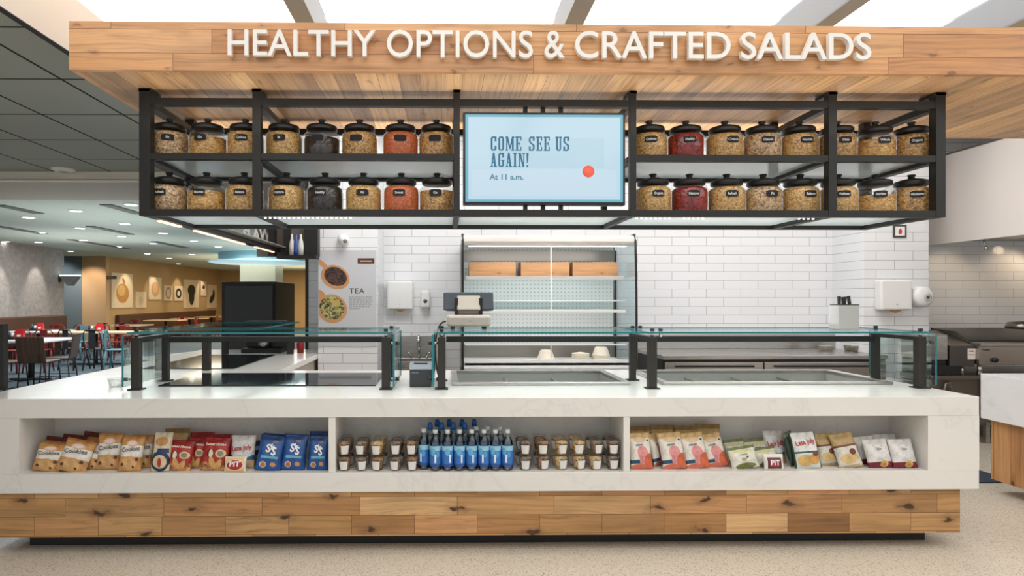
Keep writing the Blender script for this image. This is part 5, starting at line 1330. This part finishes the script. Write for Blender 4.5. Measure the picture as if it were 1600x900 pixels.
# metal chairs
def metal_chair(m):
    r = empty('metal_chair')
    MB().box(-.18, .18, -.18, .18, .44, .46).build('seat', m, r, .012)
    for sx in (-1, 1):
        for sy in (-1, 1): MB().tube([(sx*.15, sy*.15, .45), (sx*.20, sy*.21, 0)], .02, 8, rs=[.026, .015]).build('leg', m, r)
    pts = [(-.17, .17, .45), (-.18, .21, .65), (-.17, .23, .78), (-.12, .24, .84), (.12, .24, .84), (.17, .23, .78), (.18, .21, .65), (.17, .17, .45)]
    MB().tube(pts, .014, 8).build('back_frame', m, r); MB().prism([(-.07, .45), (.07, .45), (.07, .83), (-.07, .83)], 'y', .215, .225).build('back_slat', m, r)
    MB().bar((-.17, 0, .22), (.17, 0, .22), .012, .02).build('stretcher', m, r)
    return r
CRD, CTE, CBK = mat('chair_red', (128, 32, 30), .4), mat('chair_teal', (96, 140, 152), .35), mat('chair_charcoal', (50, 54, 58), .35)
protoc = {}
def chair(c, px, Y, rz, label):
    if c not in protoc: protoc[c] = metal_chair({'red': CRD, 'teal': CTE, 'charcoal': CBK}[c]); o = protoc[c]
    else: o = dup(protoc[c])
    put(o, px, Y, 0, rz, label, 'chair', c+' metal chairs')
chair('charcoal', 153, 12.9, R(180), 'charcoal metal chair with its back to us at the long oak table')
chair('charcoal', 116, 12.95, R(165), 'charcoal metal chair left of the other one at the long oak table')
chair('teal', 183, 12.6, R(100), 'pale teal metal chair beside the left end of the glass guard')
chair('teal', 121, 14.9, R(0), 'teal metal chair behind the long oak table')
PXO = lambda xx, Y: 709+F*math.tan(math.atan2(xx, Y)-TH)
for i, (px, Y, rz, nm) in enumerate([(152, 14.9, 0, 'behind the long oak table, left of the pair'), (187, 14.8, 10, 'behind the long oak table, right of the pair'), (168, 16.6, 180, 'at the near side of the farther oak table, left'), (197, 16.6, 180, 'at the near side of the farther oak table, right'), (22, 12.4, 0, 'on the far side of the nearest white table, left'), (60, 12.5, 10, 'on the far side of the nearest white table, right'), (80, 15.3, 0, 'behind the second white table'), (114, 15.2, -10, 'between the second white table and the oak one'),
      (205, 18.6, 0, 'behind the farther oak table'), (PXO(-9.0, 21.6), 21.6, -90, 'right of the nearest small table by the ochre wall'), (PXO(-9.8, 22.6), 22.6, 0, 'behind the nearest small table by the ochre wall'), (PXO(-9.0, 23.6), 23.6, -90, 'right of the second small table by the ochre wall'), (PXO(-9.0, 25.8), 25.8, -90, 'right of the third small table by the ochre wall'), (PXO(-9.0, 28.2), 28.2, -90, 'right of the farthest small table')]):
    chair('red', px, Y, R(rz), 'red metal chair '+nm)
# woven chairs at the front table
WOV = wood('woven_seat', 'z', 'x', .03, 1.0, [(70, 50, 40), (90, 66, 52), (60, 44, 36)], knots=0)
def woven():
    r = empty('woven_chair')
    MB().box(-.22, .22, -.22, .22, .43, .46).build('seat', WOV, r, .01)
    M_b = Matrix.Translation((0, .22, .46)) @ Matrix.Rotation(R(-10), 4, 'X')
    MB().box(-.22, .22, -.01, .012, -.02, .42, M=M_b).build('backrest', WOV, r, .01)
    for sx in (-1, 1):
        for sy in (-1, 1): MB().tube([(sx*.2, sy*.2, .43), (sx*.22, sy*.23, 0)], .011, 8).build('leg', BLACK, r)
    for sx in (-1, 1): MB().tube([(sx*.21, -.2, .14), (sx*.21, .2, .14)], .008, 6).build('stretcher', BLACK, r)
    return r
wv = woven(); put(wv, 92, 10.9, 0, R(-75), 'dark brown woven chair at the right side of the nearest white table', 'chair', 'brown woven chairs')
o = dup(wv); put(o, 62, 10.3, 0, R(185), 'dark brown woven chair at the near side of the nearest table', 'chair', 'brown woven chairs')
o = dup(wv); put(o, 8, 10.2, 0, R(170), 'dark brown woven chair at the far left edge, near side of the table', 'chair', 'brown woven chairs')
# table stands
for i, (px, Y, c, lab) in enumerate([(31, 11.2, (196, 40, 44), 'red menu card on the nearest white table'), (63, 14.2, (200, 46, 50), 'red menu card on the second white table'), (156, 13.9, (200, 40, 56), 'red menu card on the long oak table')]):
    r = empty('menu_card', (X_(px, Y), Y, .7505), label=lab, cat='menu card'); MB().prism([(-.04, 0), (.04, 0), (0.004, .19), (-.004, .19)], 'x', -.075, .075).build('card', mat('menu_red%d' % i, c, .4), r); MB().box(-.03, .03, -.035, -.028, .05, .09).build('mark', SIGNM, r)
for i, (px, Y, lab) in enumerate([(17, 11.2, 'dark condiment caddy beside the red card on the nearest table'), (53, 14.2, 'condiment caddy on the second white table'), (142, 13.9, 'condiment caddy on the long oak table')]):
    r = empty('condiment_caddy', (X_(px, Y), Y, .7505), label=lab, cat='caddy'); MB().box(-.08, .08, -.06, .06, 0, .05).build('tray', DK, r, .004)
    MB().lathe([(0, .05), (.025, .05), (.025, .13), (.01, .16), (0, .16)], 12, (-.04, 0, 0)).build('bottle', mat('navy_bottle', (60, 76, 96), .3), r); MB().lathe([(0, .05), (.025, .05), (.025, .12), (0, .125)], 12, (.03, 0, 0)).build('shaker', WHITE, r)

# ================================================================== LIGHTS
def area(name, loc, rot, sx, sy, power, col=(1, 1, 1)):
    d = bpy.data.lights.new(name, 'AREA'); d.shape = 'RECTANGLE'; d.size = sx; d.size_y = sy; d.energy = power; d.color = col
    o = bpy.data.objects.new(name, d); COL.objects.link(o); o.location = loc; o.rotation_euler = rot; return o
def spot(name, loc, target, power, ang, col=(1, 1, 1), r=.05):
    d = bpy.data.lights.new(name, 'SPOT'); d.energy = power; d.spot_size = R(ang); d.spot_blend = .6; d.color = col; d.shadow_soft_size = r
    o = bpy.data.objects.new(name, d); COL.objects.link(o); o.location = loc
    o.rotation_euler = (Vector(target)-Vector(loc)).to_track_quat('-Z', 'Y').to_euler(); return o
area('case_light', ((qx0+qx1)/2, QY+.16, qzh-.03), (R(20), 0, 0), 1.5, .05, 2.5)
area('case_light', ((qx0+qx1)/2, QY+.22, zs1-.04), (R(35), 0, 0), 1.5, .03, 2.2)
area('case_light', ((qx0+qx1)/2, QY+.2, zs3-.04), (R(35), 0, 0), 1.5, .03, 2.5)
area('added_frame_fill', (.55, 4.32, 2.50), (PI, 0, 0), 4.6, .2, 8, (1, .97, .93))  # unseen lamp added behind the frame to brighten the soffit planks
area('added_frame_fill', (.55, 3.46, 2.45), (PI, 0, 0), 4.6, .06, 4, (1, .97, .93))  # second added lamp, no fixture, lifts the front of the soffit
area('added_guard_fill', (.55, 4.32, 1.31), (PI, 0, 0), 4.8, .05, 16, (.96, .99, 1))  # no fixture on the guards; added to brighten the shelf undersides
area('rail_downlight', (.55, 3.584, 1.968), (0, 0, 0), 4.6, .04, 10, (.97, .99, 1))  # added lamp without a fixture below the front rail, brightens counter and shelves
area('rail_downlight', (.55, 4.218, 1.968), (0, 0, 0), 4.6, .04, 10, (.97, .99, 1))  # same kind of added lamp below the rear rail
# unseen kitchen ceiling lamps, added to brighten the back wall
for i, x in enumerate((-.4, 1.6, 3.6)):
    o = MB().box(x-.6, x+.6, 5.1, 5.7, 3.585, 3.599).build('added_ceiling_lamp', mat('added_kitchen_lamp', (255, 255, 255), .5, emit=(250, 252, 255), estr=15)); tag(o, 'added unseen ceiling lamp over the kitchen aisle, %s of three' % ['left', 'middle', 'right'][i], 'ceiling lamp', 'added kitchen ceiling lamps')
for (x, y, e_, c_) in ((-5.5, 10.5, 130, (.93, .98, 1)), (-8, 14, 130, (.93, .98, 1)), (-4.5, 16, 160, (.93, .98, 1)), (-7, 21, 200, (1, .82, .58)), (-6, 26.5, 260, (1, .78, .5))):
    area('dining_light', (x, y, 2.8), (0, 0, 0), 3, 3, e_, c_)
    area('added_dining_fill', (x, y, 1.9), (PI, 0, 0), 3, 3, e_*.2, c_)  # upward lamp with no fitting, added to lift the dining ceiling
for y in (13.2, 14.8, 16.2): spot('wall_spot', (-10.2, y, 2.85), (-10.8, y, 1.7), 60, 46, (1, .95, .88))
spot('wall_spot', (-11.5, 19.0, 2.8), (-11.6, 20.2, 1.4), 110, 80, (1, .86, .66)); spot('wall_spot', (-12.6, 18.8, 2.8), (-12.8, 20.2, 1.4), 90, 90, (.9, .97, 1))  # unseen spots added to brighten the beige column and blue wall
for y in (21.4, 23.4, 25.6, 28): spot('wall_spot', (-10.4, y, 2.85), (-11.2, y, 1.5), 50, 60, (1, .86, .62))
spot('hood_spot', (6.9, 6.7, 2.1), (6.6, 7.09, 1.6), 9, 90, (1, .75, .5)); spot('hood_spot', (5.9, 6.6, 2.1), (5.9, 7.09, 1.6), 5, 90, (1, .75, .5))

w = bpy.data.worlds.new('world'); bpy.context.scene.world = w; w.use_nodes = True
w.node_tree.nodes['Background'].inputs[0].default_value = (.93, .97, 1.0, 1); w.node_tree.nodes['Background'].inputs[1].default_value = .66
vs_ = bpy.context.scene.view_settings
vs_.view_transform = 'Standard'; vs_.look = 'None'; vs_.gamma = 1; vs_.exposure = 0.0; vs_.use_curve_mapping = False

bpy.context.scene.cycles.transparent_max_bounces = 32
